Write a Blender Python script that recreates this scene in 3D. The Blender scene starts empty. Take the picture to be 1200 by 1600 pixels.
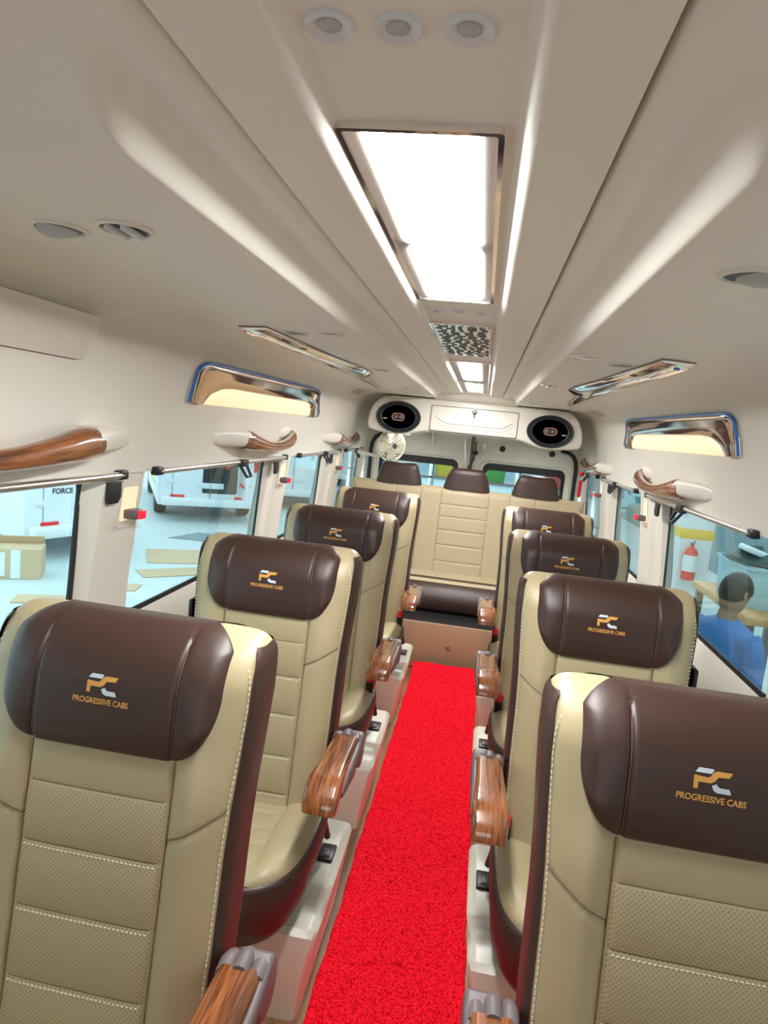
import bpy, bmesh, math, random
import numpy as np
from mathutils import Vector, Matrix

random.seed(7); RNG = np.random.default_rng(7)
SC = bpy.context.scene; COL = SC.collection

# ------------------------------------------------------------------ camera, world, light, exposure
cd = bpy.data.cameras.new('camera'); cam = bpy.data.objects.new('camera', cd); COL.objects.link(cam)
def _cam():
    f = 1030.0
    d1 = Vector((157, -120, f)).normalized()                 # the van's long axis in camera space (x right, y down, z ahead)
    t = Vector((1, .1, 0)); d2 = (t - d1*t.dot(d1)).normalized()
    d3 = -(d1.cross(d2))
    if d3.y > 0: d3 = -d3
    M = Matrix((d2, d1, d3))                                 # rows: world X, Y, Z in camera space
    r, u, b = M @ Vector((1, 0, 0)), M @ Vector((0, -1, 0)), M @ Vector((0, 0, -1))
    m = Matrix(((r.x, u.x, b.x, .09), (r.y, u.y, b.y, 0), (r.z, u.z, b.z, 1.56), (0, 0, 0, 1)))
    cam.matrix_world = m
    cd.sensor_fit = 'VERTICAL'; cd.sensor_height = 36.0; cd.sensor_width = 27.0; cd.lens = f/1600*36
    cd.clip_start = .02; cd.clip_end = 200
_cam(); SC.camera = cam
SC.view_settings.view_transform = 'Standard'; SC.view_settings.look = 'None'
SC.view_settings.gamma = 1; SC.view_settings.use_curve_mapping = False
SC.view_settings.exposure = 1.02
W = bpy.data.worlds.new('workshop_daylight'); SC.world = W; W.use_nodes = True
bg = W.node_tree.nodes['Background']; bg.inputs[0].default_value = (.93, .97, 1, 1); bg.inputs[1].default_value = 1.55
SC.cycles.use_denoising = True
SC.cycles.max_bounces = 10; SC.cycles.diffuse_bounces = 5; SC.cycles.transparent_max_bounces = 16
SC.cycles.sample_clamp_indirect = 6.0
LAMP_E = 37.0          # ceiling diffusers
WARM_E = .52          # reading lamp diffusers
LED_E = .46            # pillar lamps
GROUND = -.65

# ------------------------------------------------------------------ materials
def mat(name, col, rough=.5, metal=0., spec=.5, coat=0., sheen=0., emit=None, es=0., bump=None, var=None, crough=.05):
    m = bpy.data.materials.new(name); m.use_nodes = True
    nt = m.node_tree; b = nt.nodes['Principled BSDF']
    def s(k, v):
        if k in b.inputs: b.inputs[k].default_value = v
    s('Base Color', (*col, 1)); s('Roughness', rough); s('Metallic', metal); s('Specular IOR Level', spec)
    s('Coat Weight', coat); s('Coat Roughness', crough); s('Sheen Weight', sheen)
    if emit: s('Emission Color', (*emit, 1)); s('Emission Strength', es)
    tc = nt.nodes.new('ShaderNodeTexCoord')
    if bump:                                                   # (scale, strength, distance)
        n = nt.nodes.new('ShaderNodeTexNoise'); n.inputs['Scale'].default_value = bump[0]; n.inputs['Detail'].default_value = 4
        nt.links.new(tc.outputs['Object'], n.inputs['Vector'])
        bp = nt.nodes.new('ShaderNodeBump'); bp.inputs['Strength'].default_value = bump[1]; bp.inputs['Distance'].default_value = bump[2]
        nt.links.new(n.outputs['Fac'], bp.inputs['Height']); nt.links.new(bp.outputs['Normal'], b.inputs['Normal'])
    if var:                                                    # (scale, second colour)
        n = nt.nodes.new('ShaderNodeTexNoise'); n.inputs['Scale'].default_value = var[0]; n.inputs['Detail'].default_value = 5
        nt.links.new(tc.outputs['Object'], n.inputs['Vector'])
        mx = nt.nodes.new('ShaderNodeMix'); mx.data_type = 'RGBA'
        mx.inputs[6].default_value = (*col, 1); mx.inputs[7].default_value = (*var[1], 1)
        mr = nt.nodes.new('ShaderNodeMapRange'); mr.inputs[1].default_value, mr.inputs[2].default_value = (.40, .60) if len(var) > 2 else (0, 1)
        nt.links.new(n.outputs['Fac'], mr.inputs[0]); nt.links.new(mr.outputs[0], mx.inputs[0]); nt.links.new(mx.outputs[2], b.inputs['Base Color'])
    return m
def wood(name, dark, mid, light, scale, rough, coat, axis='Y', stretch=.12):
    m = mat(name, mid, rough, coat=coat, crough=.03); nt = m.node_tree; b = nt.nodes['Principled BSDF']
    tc = nt.nodes.new('ShaderNodeTexCoord'); mp = nt.nodes.new('ShaderNodeMapping')
    sc = [1, 1, 1]; sc['XYZ'.index(axis)] = stretch; sc[2] = .16 if axis == 'Y' and stretch < .1 else 1; mp.inputs['Scale'].default_value = sc
    nt.links.new(tc.outputs['Object'], mp.inputs['Vector'])
    n = nt.nodes.new('ShaderNodeTexNoise'); n.inputs['Scale'].default_value = scale; n.inputs['Detail'].default_value = 6; n.inputs['Distortion'].default_value = .8
    nt.links.new(mp.outputs['Vector'], n.inputs['Vector'])
    r = nt.nodes.new('ShaderNodeValToRGB'); e = r.color_ramp.elements
    e[0].position = .34; e[0].color = (*dark, 1); e[1].position = .68; e[1].color = (*light, 1)
    q = e.new(.5); q.color = (*mid, 1)
    nt.links.new(n.outputs['Fac'], r.inputs['Fac']); nt.links.new(r.outputs['Color'], b.inputs['Base Color'])
    return m
def glass(name, tint, refl=.9):
    m = bpy.data.materials.new(name); m.use_nodes = True; nt = m.node_tree
    nt.nodes.remove(nt.nodes['Principled BSDF']); out = nt.nodes['Material Output']
    tr = nt.nodes.new('ShaderNodeBsdfTransparent'); tr.inputs[0].default_value = (*tint, 1)
    gl = nt.nodes.new('ShaderNodeBsdfGlossy'); gl.inputs['Roughness'].default_value = .01; gl.inputs[0].default_value = (refl, refl, refl, 1)
    ge = nt.nodes.new('ShaderNodeNewGeometry'); dt = nt.nodes.new('ShaderNodeVectorMath'); dt.operation = 'DOT_PRODUCT'
    nt.links.new(ge.outputs['Normal'], dt.inputs[0]); nt.links.new(ge.outputs['Incoming'], dt.inputs[1])
    def mth(op, a, b=None):                                     # Schlick reflectance, the same on both faces of the pane
        n = nt.nodes.new('ShaderNodeMath'); n.operation = op
        for i, q in enumerate((a, b)):
            if q is None: continue
            if hasattr(q, 'links'): nt.links.new(q, n.inputs[i])
            else: n.inputs[i].default_value = q
        return n.outputs[0]
    f = mth('POWER', mth('SUBTRACT', 1.0, mth('ABSOLUTE', dt.outputs['Value'])), 5.0)
    fr = mth('MINIMUM', mth('ADD', mth('MULTIPLY', f, .95), .035), 1.0)
    mx = nt.nodes.new('ShaderNodeMixShader')
    nt.links.new(fr, mx.inputs[0]); nt.links.new(tr.outputs[0], mx.inputs[1]); nt.links.new(gl.outputs[0], mx.inputs[2])
    nt.links.new(mx.outputs[0], out.inputs['Surface'])
    return m
CREAM = mat('cream_leather', (.415, .335, .195), .42, spec=.45, bump=(420, .12, .0006))
CREAMB = mat('bench_leather', (.47, .38, .24), .45, spec=.4, bump=(420, .12, .0006))
def perforate(m):                                              # rows of small punched holes in the quilted centre panel of the backrest
    nt = m.node_tree; b = nt.nodes['Principled BSDF']; N = nt.nodes.new
    tc = N('ShaderNodeTexCoord'); sp = N('ShaderNodeSeparateXYZ'); nt.links.new(tc.outputs['Object'], sp.inputs[0])
    cb = N('ShaderNodeCombineXYZ'); nt.links.new(sp.outputs['X'], cb.inputs[0]); nt.links.new(sp.outputs['Z'], cb.inputs[1])
    mp = N('ShaderNodeMapping'); mp.inputs['Rotation'].default_value = (0, 0, .785); nt.links.new(cb.outputs[0], mp.inputs['Vector'])
    vo = N('ShaderNodeTexVoronoi'); vo.voronoi_dimensions = '2D'; vo.inputs['Scale'].default_value = 185; vo.inputs['Randomness'].default_value = 0
    nt.links.new(mp.outputs[0], vo.inputs['Vector'])
    def mth(op, a, b2):
        n = N('ShaderNodeMath'); n.operation = op
        for i, q in enumerate((a, b2)):
            if hasattr(q, 'links'): nt.links.new(q, n.inputs[i])
            else: n.inputs[i].default_value = q
        return n.outputs[0]
    ab = N('ShaderNodeMath'); ab.operation = 'ABSOLUTE'; nt.links.new(sp.outputs['X'], ab.inputs[0])
    k = mth('MULTIPLY', mth('LESS_THAN', vo.outputs['Distance'], .20), mth('LESS_THAN', ab.outputs[0], .120))
    k = mth('MULTIPLY', k, mth('MULTIPLY', mth('LESS_THAN', sp.outputs['Z'], .930), mth('GREATER_THAN', sp.outputs['Z'], .50)))
    mx = N('ShaderNodeMix'); mx.data_type = 'RGBA'; c = b.inputs['Base Color'].default_value[:]
    mx.inputs[6].default_value = c; mx.inputs[7].default_value = (c[0]*.45, c[1]*.43, c[2]*.42, 1)
    nt.links.new(k, mx.inputs[0]); nt.links.new(mx.outputs[2], b.inputs['Base Color'])
perforate(CREAM)
BROWN = mat('brown_leather', (.043, .0185, .0135), .44, spec=.55, bump=(380, .10, .0005))
SEAM = mat('seam_thread', (.16, .11, .07), .7)
PIPE = mat('brown_seam', (.13, .08, .065), .5)
STITCH = mat('cream_thread', (.78, .72, .58), .6)
PLASTIC = mat('cream_abs_plastic', (.79, .75, .665), .38, spec=.45, bump=(900, .05, .0003))
CEILM = mat('ceiling_abs_plastic', (.82, .80, .715), .52, spec=.30)
CONSOLE = mat('white_abs_plastic', (.78, .735, .65), .35)
WHITEP = mat('white_vent_plastic', (.72, .73, .74), .3)
PLINTHM = mat('seat_base_plastic', (.70, .64, .53), .3, spec=.5)
GREYP = mat('grey_armrest_plastic', (.15, .122, .128), .42)
BLACK = mat('black_plastic', (.012, .012, .013), .4)
RUBBER = mat('black_rubber', (.015, .015, .017), .6)
ALU = mat('aluminium', (.80, .78, .76), .32, metal=1.)
CHROME = mat('chrome', (.86, .80, .76), .06, metal=1.)
BRONZE = mat('bronze_chrome', (.62, .46, .38), .07, metal=1.)
BEZEL = mat('taupe_bezel', (.20, .165, .14), .42, spec=.4, metal=.0)
FILM = mat('blue_protective_film', (.01, .17, .62), .3)
REDP = mat('red_plastic', (.75, .015, .02), .35)
REDL = mat('red_lens', (.65, .01, .03), .2, emit=(1, .02, .05), es=.35)
TAN = mat('tan_vinyl', (.41, .27, .165), .5, bump=(300, .1, .0005))
GOLD = mat('orange_thread', (.72, .36, .08), .55)
SILVER = mat('silver_thread', (.62, .70, .78), .5)
DARKCONE = mat('speaker_cone', (.026, .033, .042), .5)
COPPER = mat('copper_ring', (.80, .42, .28), .2, metal=1.)
FANM = mat('cream_fan_plastic', (.84, .80, .66), .35)
def lampmat(n, c, s): return mat(n, (.4, .38, .35), .5, emit=c, es=s)
LAMPM = lampmat('white_diffuser', (.985, .99, .985), LAMP_E)
WARMM = lampmat('warm_diffuser', (1, .66, .36), WARM_E)
LEDM = lampmat('warm_led_niche', (1, .66, .36), LED_E)
WOODH = wood('glossy_wood', (.075, .022, .007), (.24, .074, .022), (.34, .122, .042), 130, .25, 1.0, 'Y', .035)
FLOORM = wood('wood_look_vinyl', (.13, .065, .03), (.26, .14, .065), (.36, .22, .115), 14, .35, .2)
GLASS = glass('green_tinted_glass', (.68, .82, .84))
CARPET = mat('red_carpet', (.46, .001, .004), .9, spec=.08, var=(190, (1.0, .012, .035), 1))
CONCRETE = mat('painted_concrete', (.50, .56, .57), .55, var=(1.3, (.62, .66, .66)))
WALLP = mat('workshop_wall_paint', (.72, .76, .78), .7)
VANW = mat('white_van_paint', (.78, .81, .84), .3, coat=.4)
VANDK = mat('dark_glass', (.02, .03, .035), .08)
TYRE = mat('tyre_rubber', (.02, .022, .025), .7)
CARD = mat('cardboard', (.56, .38, .22), .8, var=(6, (.60, .45, .29)))
YEL = mat('yellow_paint', (.85, .52, .03), .5)
BLUESHIRT = mat('blue_shirt', (.05, .16, .40), .8)
SKIN = mat('skin', (.30, .16, .09), .5)
HAIR = mat('black_hair', (.008, .007, .007), .5)
TROUS = mat('dark_trousers', (.015, .018, .03), .8)

# ------------------------------------------------------------------ mesh helpers
class MB:
    def __init__(s): s.v = []; s.f = []
    def add(s, vs, fs):
        o = len(s.v); s.v.extend([tuple(map(float, p)) for p in vs]); s.f.extend([tuple(i+o for i in f) for f in fs]); return s
    def grid(s, G, cu=False, cv=False):
        G = np.asarray(G, float); nu, nv = G.shape[:2]; fs = []
        for i in range(nu if cu else nu-1):
            for j in range(nv if cv else nv-1):
                fs.append((i*nv+j, ((i+1) % nu)*nv+j, ((i+1) % nu)*nv+(j+1) % nv, i*nv+(j+1) % nv))
        return s.add(G.reshape(-1, 3), fs)
    def loft(s, rings, caps=True):
        R = np.asarray(rings, float); n = R.shape[1]; o = len(s.v); s.grid(R, False, True)
        if caps: s.f.append(tuple(o+i for i in range(n))); s.f.append(tuple(o+(len(R)-1)*n+i for i in reversed(range(n))))
        return s
    def box(s, c, d, bev=0., seg=2, rot=None):
        bm = bmesh.new(); bmesh.ops.create_cube(bm, size=1)
        for v in bm.verts: v.co = Vector((v.co.x*d[0], v.co.y*d[1], v.co.z*d[2]))
        if bev > 0: bmesh.ops.bevel(bm, geom=bm.edges[:], offset=min(bev, min(d)*.49), segments=seg, profile=.5, affect='EDGES')
        if rot is not None: bmesh.ops.transform(bm, matrix=rot.to_4x4(), verts=bm.verts[:])
        bmesh.ops.translate(bm, vec=Vector(c), verts=bm.verts[:])
        bm.verts.index_update(); s.add([v.co for v in bm.verts], [[v.index for v in f.verts] for f in bm.faces]); bm.free(); return s
    def tube(s, pts, r, n=8, caps=True, closed=False):
        P = [Vector(p) for p in pts]; rr = r if hasattr(r, '__len__') else [r]*len(P); rings = []
        ref = None
        for i, p in enumerate(P):
            a = P[i-1] if (i > 0 or closed) else P[i]; b = P[(i+1) % len(P)] if (i < len(P)-1 or closed) else P[i]
            t = (b-a).normalized() if (b-a).length > 1e-9 else Vector((0, 0, 1))
            if ref is None: ref = Vector((0, 0, 1)) if abs(t.z) < .9 else Vector((1, 0, 0))
            x = t.cross(ref)
            x = x.normalized() if x.length > 1e-6 else t.orthogonal().normalized()
            y = t.cross(x).normalized(); ref = -y if False else x.cross(t)
            rings.append([p + (x*math.cos(2*math.pi*k/n) + y*math.sin(2*math.pi*k/n))*rr[i] for k in range(n)])
        if closed: return s.grid(np.array([[tuple(q) for q in g] for g in rings]), True, True)
        return s.loft([[tuple(q) for q in g] for g in rings], caps)
    def lathe(s, prof, n=32, M=None, sx=1, sy=1):               # profile (r, z) about local z, then M
        rings = []
        for r, z in prof:
            ring = []
            for k in range(n):
                a = 2*math.pi*k/n; v = Vector((r*math.cos(a)*sx, r*math.sin(a)*sy, z)); ring.append(tuple(M @ v if M is not None else v))
            rings.append(ring)
        return s.loft(rings, True)
    def prism(s, poly, d0, d1, fn, bev=0):                      # poly (a,b) extruded from d0 to d1; fn(a,b,d) -> xyz
        n = len(poly); A = [fn(a, b, d0) for a, b in poly]; B = [fn(a, b, d1) for a, b in poly]
        bm = bmesh.new(); va = [bm.verts.new(p) for p in A]; vb = [bm.verts.new(p) for p in B]
        bm.faces.new(va); bm.faces.new(vb[::-1])
        for i in range(n): bm.faces.new((va[i], vb[i], vb[(i+1) % n], va[(i+1) % n]))
        bmesh.ops.recalc_face_normals(bm, faces=bm.faces[:])
        if bev > 0:
            es = [e for e in bm.edges if len(e.link_faces) == 2 and any(len(f.verts) == n and n != 4 for f in e.link_faces)] if n != 4 else bm.edges[:]
            bmesh.ops.bevel(bm, geom=es, offset=bev, segments=3, profile=.5, affect='EDGES')
        bmesh.ops.triangulate(bm, faces=[f for f in bm.faces if len(f.verts) > 4])
        bm.verts.index_update(); s.add([v.co for v in bm.verts], [[v.index for v in f.verts] for f in bm.faces]); bm.free(); return s
    def xf(s, fn): s.v = [tuple(map(float, fn(*p))) for p in s.v]; return s
    def obj(s, name, m, parent=None, smooth=True, ang=35, fix=True):
        me = bpy.data.meshes.new(name); me.from_pydata(s.v, [], s.f); me.update()
        if fix:
            bm = bmesh.new(); bm.from_mesh(me); bmesh.ops.recalc_face_normals(bm, faces=bm.faces[:]); bm.to_mesh(me); bm.free()
        if smooth:
            me.polygons.foreach_set('use_smooth', [True]*len(me.polygons))
            me.set_sharp_from_angle(angle=math.radians(ang))
        me.materials.append(m); o = bpy.data.objects.new(name, me); COL.objects.link(o)
        if parent is not None: o.parent = parent
        return o
def rrect(w, h, r, n=6, cx=0, cy=0):
    P = []
    for sx, sy, a0 in ((1, 1, 0), (-1, 1, 90), (-1, -1, 180), (1, -1, 270)):
        for k in range(n+1):
            a = math.radians(a0+90*k/n); P.append((cx+sx*(w/2-r)+r*math.cos(a), cy+sy*(h/2-r)+r*math.sin(a)))
    return P
def ell(a, b, n=40): return [(a*math.cos(2*math.pi*k/n), b*math.sin(2*math.pi*k/n)) for k in range(n)]
def tag(o, label, cat, group=None, kind=None):
    o['label'] = label; o['category'] = cat
    if group: o['group'] = group
    if kind: o['kind'] = kind
    return o
def struct(o): o['kind'] = 'structure'; return o
def thing(name, loc, label, cat, group=None, rz=0):
    o = bpy.data.objects.new(name, None); COL.objects.link(o); o.location = loc; o.rotation_euler = (0, 0, rz); o.empty_display_size = .05
    return tag(o, label, cat, group)
def copy_tree(o, loc=None, label=None, parent=None):
    c = o.copy(); COL.objects.link(c)
    if parent is not None: c.parent = parent
    if loc is not None: c.location = loc
    if label: c['label'] = label
    for ch in list(o.children): copy_tree(ch, parent=c)
    return c
def sm(x, a, b):
    t = np.clip((np.asarray(x, float)-a)/(b-a), 0, 1); return t*t*(3-2*t)
def text_mesh(txt, width, bold=.0):
    cu = bpy.data.curves.new('lettering', 'FONT'); cu.body = txt; cu.align_x = 'CENTER'; cu.align_y = 'CENTER'; cu.resolution_u = 3; cu.offset = bold
    o = bpy.data.objects.new('tmp_text', cu); COL.objects.link(o)
    me = bpy.data.meshes.new_from_object(o.evaluated_get(bpy.context.evaluated_depsgraph_get()))
    V = np.array([v.co[:] for v in me.vertices]); F = [tuple(p.vertices) for p in me.polygons]
    bpy.data.objects.remove(o); bpy.data.curves.remove(cu); bpy.data.meshes.remove(me)
    k = width/(V[:, 0].max()-V[:, 0].min()); V = V*k; V[:, 0] -= (V[:, 0].max()+V[:, 0].min())/2; V[:, 1] -= (V[:, 1].max()+V[:, 1].min())/2
    return V, F

# ------------------------------------------------------------------ the van shell
Y0, Y1 = -1.1, 6.05
WALLP_ = [(.0, .985), (.40, 1.0), (.72, 1.005), (1.0, .99), (1.346, .951), (1.40, .946), (1.45, .940), (1.50, .933), (1.55, .925), (1.62, .910), (1.68, .892), (1.72, .872), (1.75, .848), (1.77, .822), (1.785, .785), (1.793, .740), (1.797, .690), (1.798, .600)]
def wallx(z): return float(np.interp(z, [p[0] for p in WALLP_], [p[1] for p in WALLP_]))
def catmull(P, n):
    P = np.array(P, float); out = []
    Q = np.vstack([2*P[0]-P[1], P, 2*P[-1]-P[-2]])
    for i in range(1, len(Q)-2):
        for k in range(n):
            t = k/n; a, b, c, d = Q[i-1], Q[i], Q[i+1], Q[i+2]
            out.append(.5*((2*b)+(-a+c)*t+(2*a-5*b+4*c-d)*t*t+(-a+3*b-3*c+d)*t**3))
    out.append(Q[-2]); return np.array(out)
# ceiling: half profiles |x| -> z with the lowered outer duct (A) and without it (B, at the front)
PA = [(0, 1.852), (.080, 1.852), (.086, 1.851), (.091, 1.847), (.096, 1.840), (.101, 1.836), (.108, 1.835), (.182, 1.838), (.1825, 1.838), (.1840, 1.862), (.1885, 1.862), (.1900, 1.843), (.196, 1.8385), (.202, 1.8355), (.208, 1.8340), (.214, 1.8343), (.222, 1.8360), (.232, 1.8390), (.240, 1.8405), (.247, 1.8395), (.253, 1.8360), (.261, 1.8290), (.269, 1.8215), (.277, 1.8135), (.284, 1.8065), (.289, 1.8020), (.293, 1.7998), (.30, 1.7995), (.32, 1.799), (.40, 1.799), (.44, 1.799), (.47, 1.7988), (.50, 1.7985), (.53, 1.7983), (.56, 1.7982), (.60, 1.798)]
PB = [(x, z if x <= .238 else 1.8405+(z-1.8405)*float(sm(x, .44, .60))) for x, z in PA]
ys = np.unique(np.concatenate([np.linspace(Y0, .40, 8), np.linspace(.40, .70, 26), np.linspace(.70, 4.86, 30)]))
def ceil_strip(sg):
    G = []
    for (xa, za), (_, zb) in zip(PA, PB):
        row = []
        for y in ys:
            edge = .545+.05*sm(xa, .24, .34)
            t = float(sm(y, edge-.06, edge+.07))
            row.append((sg*xa, y, zb+(za-zb)*t if xa > .238 else za))
        G.append(row)
    return np.array(G)
cl = MB(); cl.grid(np.concatenate([ceil_strip(-1)[::-1], ceil_strip(1)[1:]]))
for sg in (-1, 1):                                              # over the rear console the side panels run on to the doors
    cl.grid(np.array([[(sg*x, y, 1.798) for y in (4.86, Y1)] for x in (.18, .40, .60)]))
cl.box((0, 4.93, 1.87), (.62, .16, .04))
struct(cl.obj('ceiling', CEILM, ang=50, fix=False))

WIN = {-1: [(.35, 1.70), (1.985, 3.25), (3.60, 4.47), (5.0, 5.84)], 1: [(.35, 1.70), (2.06, 3.31), (3.74, 4.56), (5.0, 5.86)]}
up = [p for p in WALLP_ if p[0] >= 1.346]
upc = catmull([(x, z) for z, x in up], 4)
for sg, side in ((-1, 'left'), (1, 'right')):
    w = MB()
    yy = np.linspace(Y0, Y1, 40)
    hd = [(1.04, 1.372), (1.035, 1.362), (.958, 1.340), (.951, 1.341)] + [tuple(p) for p in upc]
    w.grid(np.array([[(sg*x, y, z) for y in yy] for x, z in hd]))
    # front part without the duct: wall rises to the higher ceiling
    lo = [(.985, .0), (1.0, .40), (1.004, .70), (1.006, .735), (1.012, .755), (1.034, .835), (1.04, .845)]
    w.grid(np.array([[(sg*x, y, z) for y in yy] for x, z in lo]))
    struct(w.obj('wall_'+side, PLASTIC, ang=40, fix=False))
    # panels in the pillars between windows
    ws = WIN[sg]; gaps = [(Y0, ws[0][0])] + [(ws[i][1], ws[i+1][0]) for i in range(3)] + [(ws[3][1], Y1)]
    for k, (a, b) in enumerate(gaps):
        p = MB()
        def PX(z): return wallx(z)
        def prof(y):                                            # recessed flank, then a raised cover strip towards the rear
            L = b-a; s0 = a+.40*L
            e = min(max((y-a)/.035, 0), 1); e2 = min(max((b-y)/.03, 0), 1)
            rec = .022*(1-sm(y, s0-.02, s0+.02)) if L > .3 else .0
            return rec + .045*(1-min(e, 1)) + .05*(1-e2)
        yv = np.unique(np.concatenate([np.linspace(a-.004, a+.05, 8), np.linspace(a, b, 40), np.linspace(b-.04, b+.004, 8)]))
        zv = np.linspace(.74, 1.348, 14)
        p.grid(np.array([[(sg*(PX(z)+.004+float(prof(y))), y, z) for z in zv] for y in yv]))
        struct(p.obj('trim_%d' % (k+1+(0 if sg < 0 else 5)), PLASTIC, ang=40, fix=False))
    for k, (a, b) in enumerate(ws):
        g = MB(); zs = (.84, 1.365)
        g.box((0, (a+b)/2, 0), (.006, b-a+.01, 1)); g.xf(lambda x, y, z: (sg*(1.046-.030*(z+.5)+x), y, zs[0]+(zs[1]-zs[0])*(z+.5)))
        go = struct(g.obj('window_%d' % (k+1+(0 if sg < 0 else 4)), GLASS, smooth=False))
        r = MB(); X = lambda z: sg*(1.040-.030*(z-zs[0])/(zs[1]-zs[0]))
        O = rrect(b-a+.012, .535, .05, 6, (a+b)/2, 1.1); I = rrect(b-a-.030, .49, .05, 6, (a+b)/2, 1.1)
        r.loft([[(X(z), y, z) for y, z in O], [(X(z)-sg*.006, y, z) for y, z in O], [(X(z)-sg*.006, y, z) for y, z in I], [(X(z), y, z) for y, z in I]], False)
        r.obj('gasket', RUBBER, go)
fl = MB(); fl.box((0, 2.475, -.02), (2.06, 7.15, .04)); struct(fl.obj('floor', FLOORM, smooth=False))
te = MB()                                                       # rounded lip that closes the ceiling channel above the console
pr = [(4.80, 1.870), (4.815, 1.846), (4.84, 1.822), (4.88, 1.800), (4.92, 1.792), (4.965, 1.788), (5.0, 1.786)]
te.grid(np.array([[(x, y, z) for y, z in pr] for x in np.linspace(-.30, .30, 16)]))
struct(te.obj('trim_11', CEILM, fix=False))
for sg, n in ((-1, 12), (1, 13)):
    t = MB(); t.tube([(sg*.505, 1.105, 1.7985), (sg*.41, 1.05, 1.799), (sg*.30, 1.005, 1.7995)], .0016, 6, ); struct(t.obj('trim_%d' % n, CEILM))
# rear doors with their windows
def plate_hole(mb, x0, x1, z0, z1, hx, hz, hw, hh, r, y, th):
    I = rrect(hw, hh, r, 8, hx, hz); O = []
    for a, b in I:
        dx, dz = a-hx, b-hz; k = 1e9
        if dx > 1e-9: k = min(k, (x1-hx)/dx)
        if dx < -1e-9: k = min(k, (x0-hx)/dx)
        if dz > 1e-9: k = min(k, (z1-hz)/dz)
        if dz < -1e-9: k = min(k, (z0-hz)/dz)
        O.append((hx+dx*k, hz+dz*k))
    for i, c in enumerate(O):                                   # snap nearest to true corners
        pass
    for cx, cz in ((x0, z0), (x0, z1), (x1, z0), (x1, z1)):
        j = min(range(len(O)), key=lambda i: (O[i][0]-cx)**2+(O[i][1]-cz)**2); O[j] = (cx, cz)
    M1 = [(hx+(a-hx)*1.10, hz+(b-hz)*1.16) for a, b in I]; M2 = [(hx+(a-hx)*1.07, hz+(b-hz)*1.11) for a, b in I]
    mb.loft([[(a, y, b) for a, b in O], [(a, y, b) for a, b in M1], [(a, y+.014, b) for a, b in M2], [(a, y+.022, b) for a, b in I], [(a, y+th, b) for a, b in I]], False)
for sg, n in ((-1, 1), (1, 2)):
    d = MB(); hx = sg*.47; x0, x1 = (-.96, -.012) if sg < 0 else (.012, .96)
    plate_hole(d, x0, x1, .02, 1.60, hx+.0, 1.165, .72, .31, .06, 5.93, .05)
    do = struct(d.obj('door_%d' % n, CONSOLE, ang=30, fix=False))
    g = MB(); g.box((hx, 5.985, 1.165), (.80, .006, .40)); g.obj('pane', GLASS, do, smooth=False)
    b = MB(); O = rrect(.79, .39, .05, 6, hx, 1.165); I = rrect(.66, .235, .04, 6, hx, 1.14)
    b.loft([[(x, 5.978, z) for x, z in O], [(x, 5.974, z) for x, z in O], [(x, 5.974, z) for x, z in I], [(x, 5.978, z) for x, z in I]], False)
    b.obj('dark_border', BLACK, do)
    s = MB(); s.tube([(sg*.905, 5.905, .70), (sg*.905, 5.905, 1.33), (sg*.897, 5.905, 1.40), (sg*.87, 5.905, 1.45), (sg*.83, 5.905, 1.478), (sg*.76, 5.905, 1.49)], .017, 10); s.obj('door_seal', RUBBER, do)
    if sg > 0:
        for px in (.26, .69):
            q = MB(); q.lathe([(.026, 0), (.026, .008), (.020, .012), (.001, .012)], 20, Matrix.Translation((px, 5.93, 1.455)) @ Matrix.Rotation(math.radians(90), 4, 'X')); q.obj('plug', BLACK, do)
        q = MB(); q.box((.10, 5.918, 1.46), (.03, .03, .10), .008); q.box((.10, 5.905, 1.47), (.016, .02, .05), .005); q.obj('latch', ALU, do)
        q = MB(); q.box((.0, 5.915, 1.42), (.03, .03, .40), .008); q.obj('centre_seal', GREYP, do)
        q = MB(); q.tube([(.028, 5.90, 1.50), (.03, 5.895, 1.40), (.02, 5.89, 1.33), (-.02, 5.89, 1.27), (-.03, 5.90, 1.20)], .006, 8); q.box((.028, 5.893, 1.40), (.05, .02, .035), .006); q.obj('cable', BLACK, do)
    else:
        q = MB(); q.tube([(-.36, 5.915, 1.56), (-.36, 5.915, 1.44)], .014, 10); q.tube([(-.04, 5.91, 1.54), (-.07, 5.91, 1.49), (-.06, 5.91, 1.40), (-.045, 5.91, 1.30)], .006, 8); q.obj('gas_strut', ALU, do)
fw = MB()                                                       # unseen dark wall added to cut light from the open front, wide opening left
for c_, d_ in (((0, Y0, .45), (2.08, .04, .90)), ((0, Y0, 1.66), (2.08, .04, .44)), ((-.93, Y0, 1.17), (.22, .04, .56)), ((.93, Y0, 1.17), (.22, .04, .56))): fw.box(c_, d_)
struct(fw.obj('wall_front', mat('dark_front_blocker', (.05, .05, .052), .7), smooth=False))
hd = MB(); hd.box((0, 6.0, 1.70), (1.96, .10, .26)); struct(hd.obj('wall_rear', PLASTIC))

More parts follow.
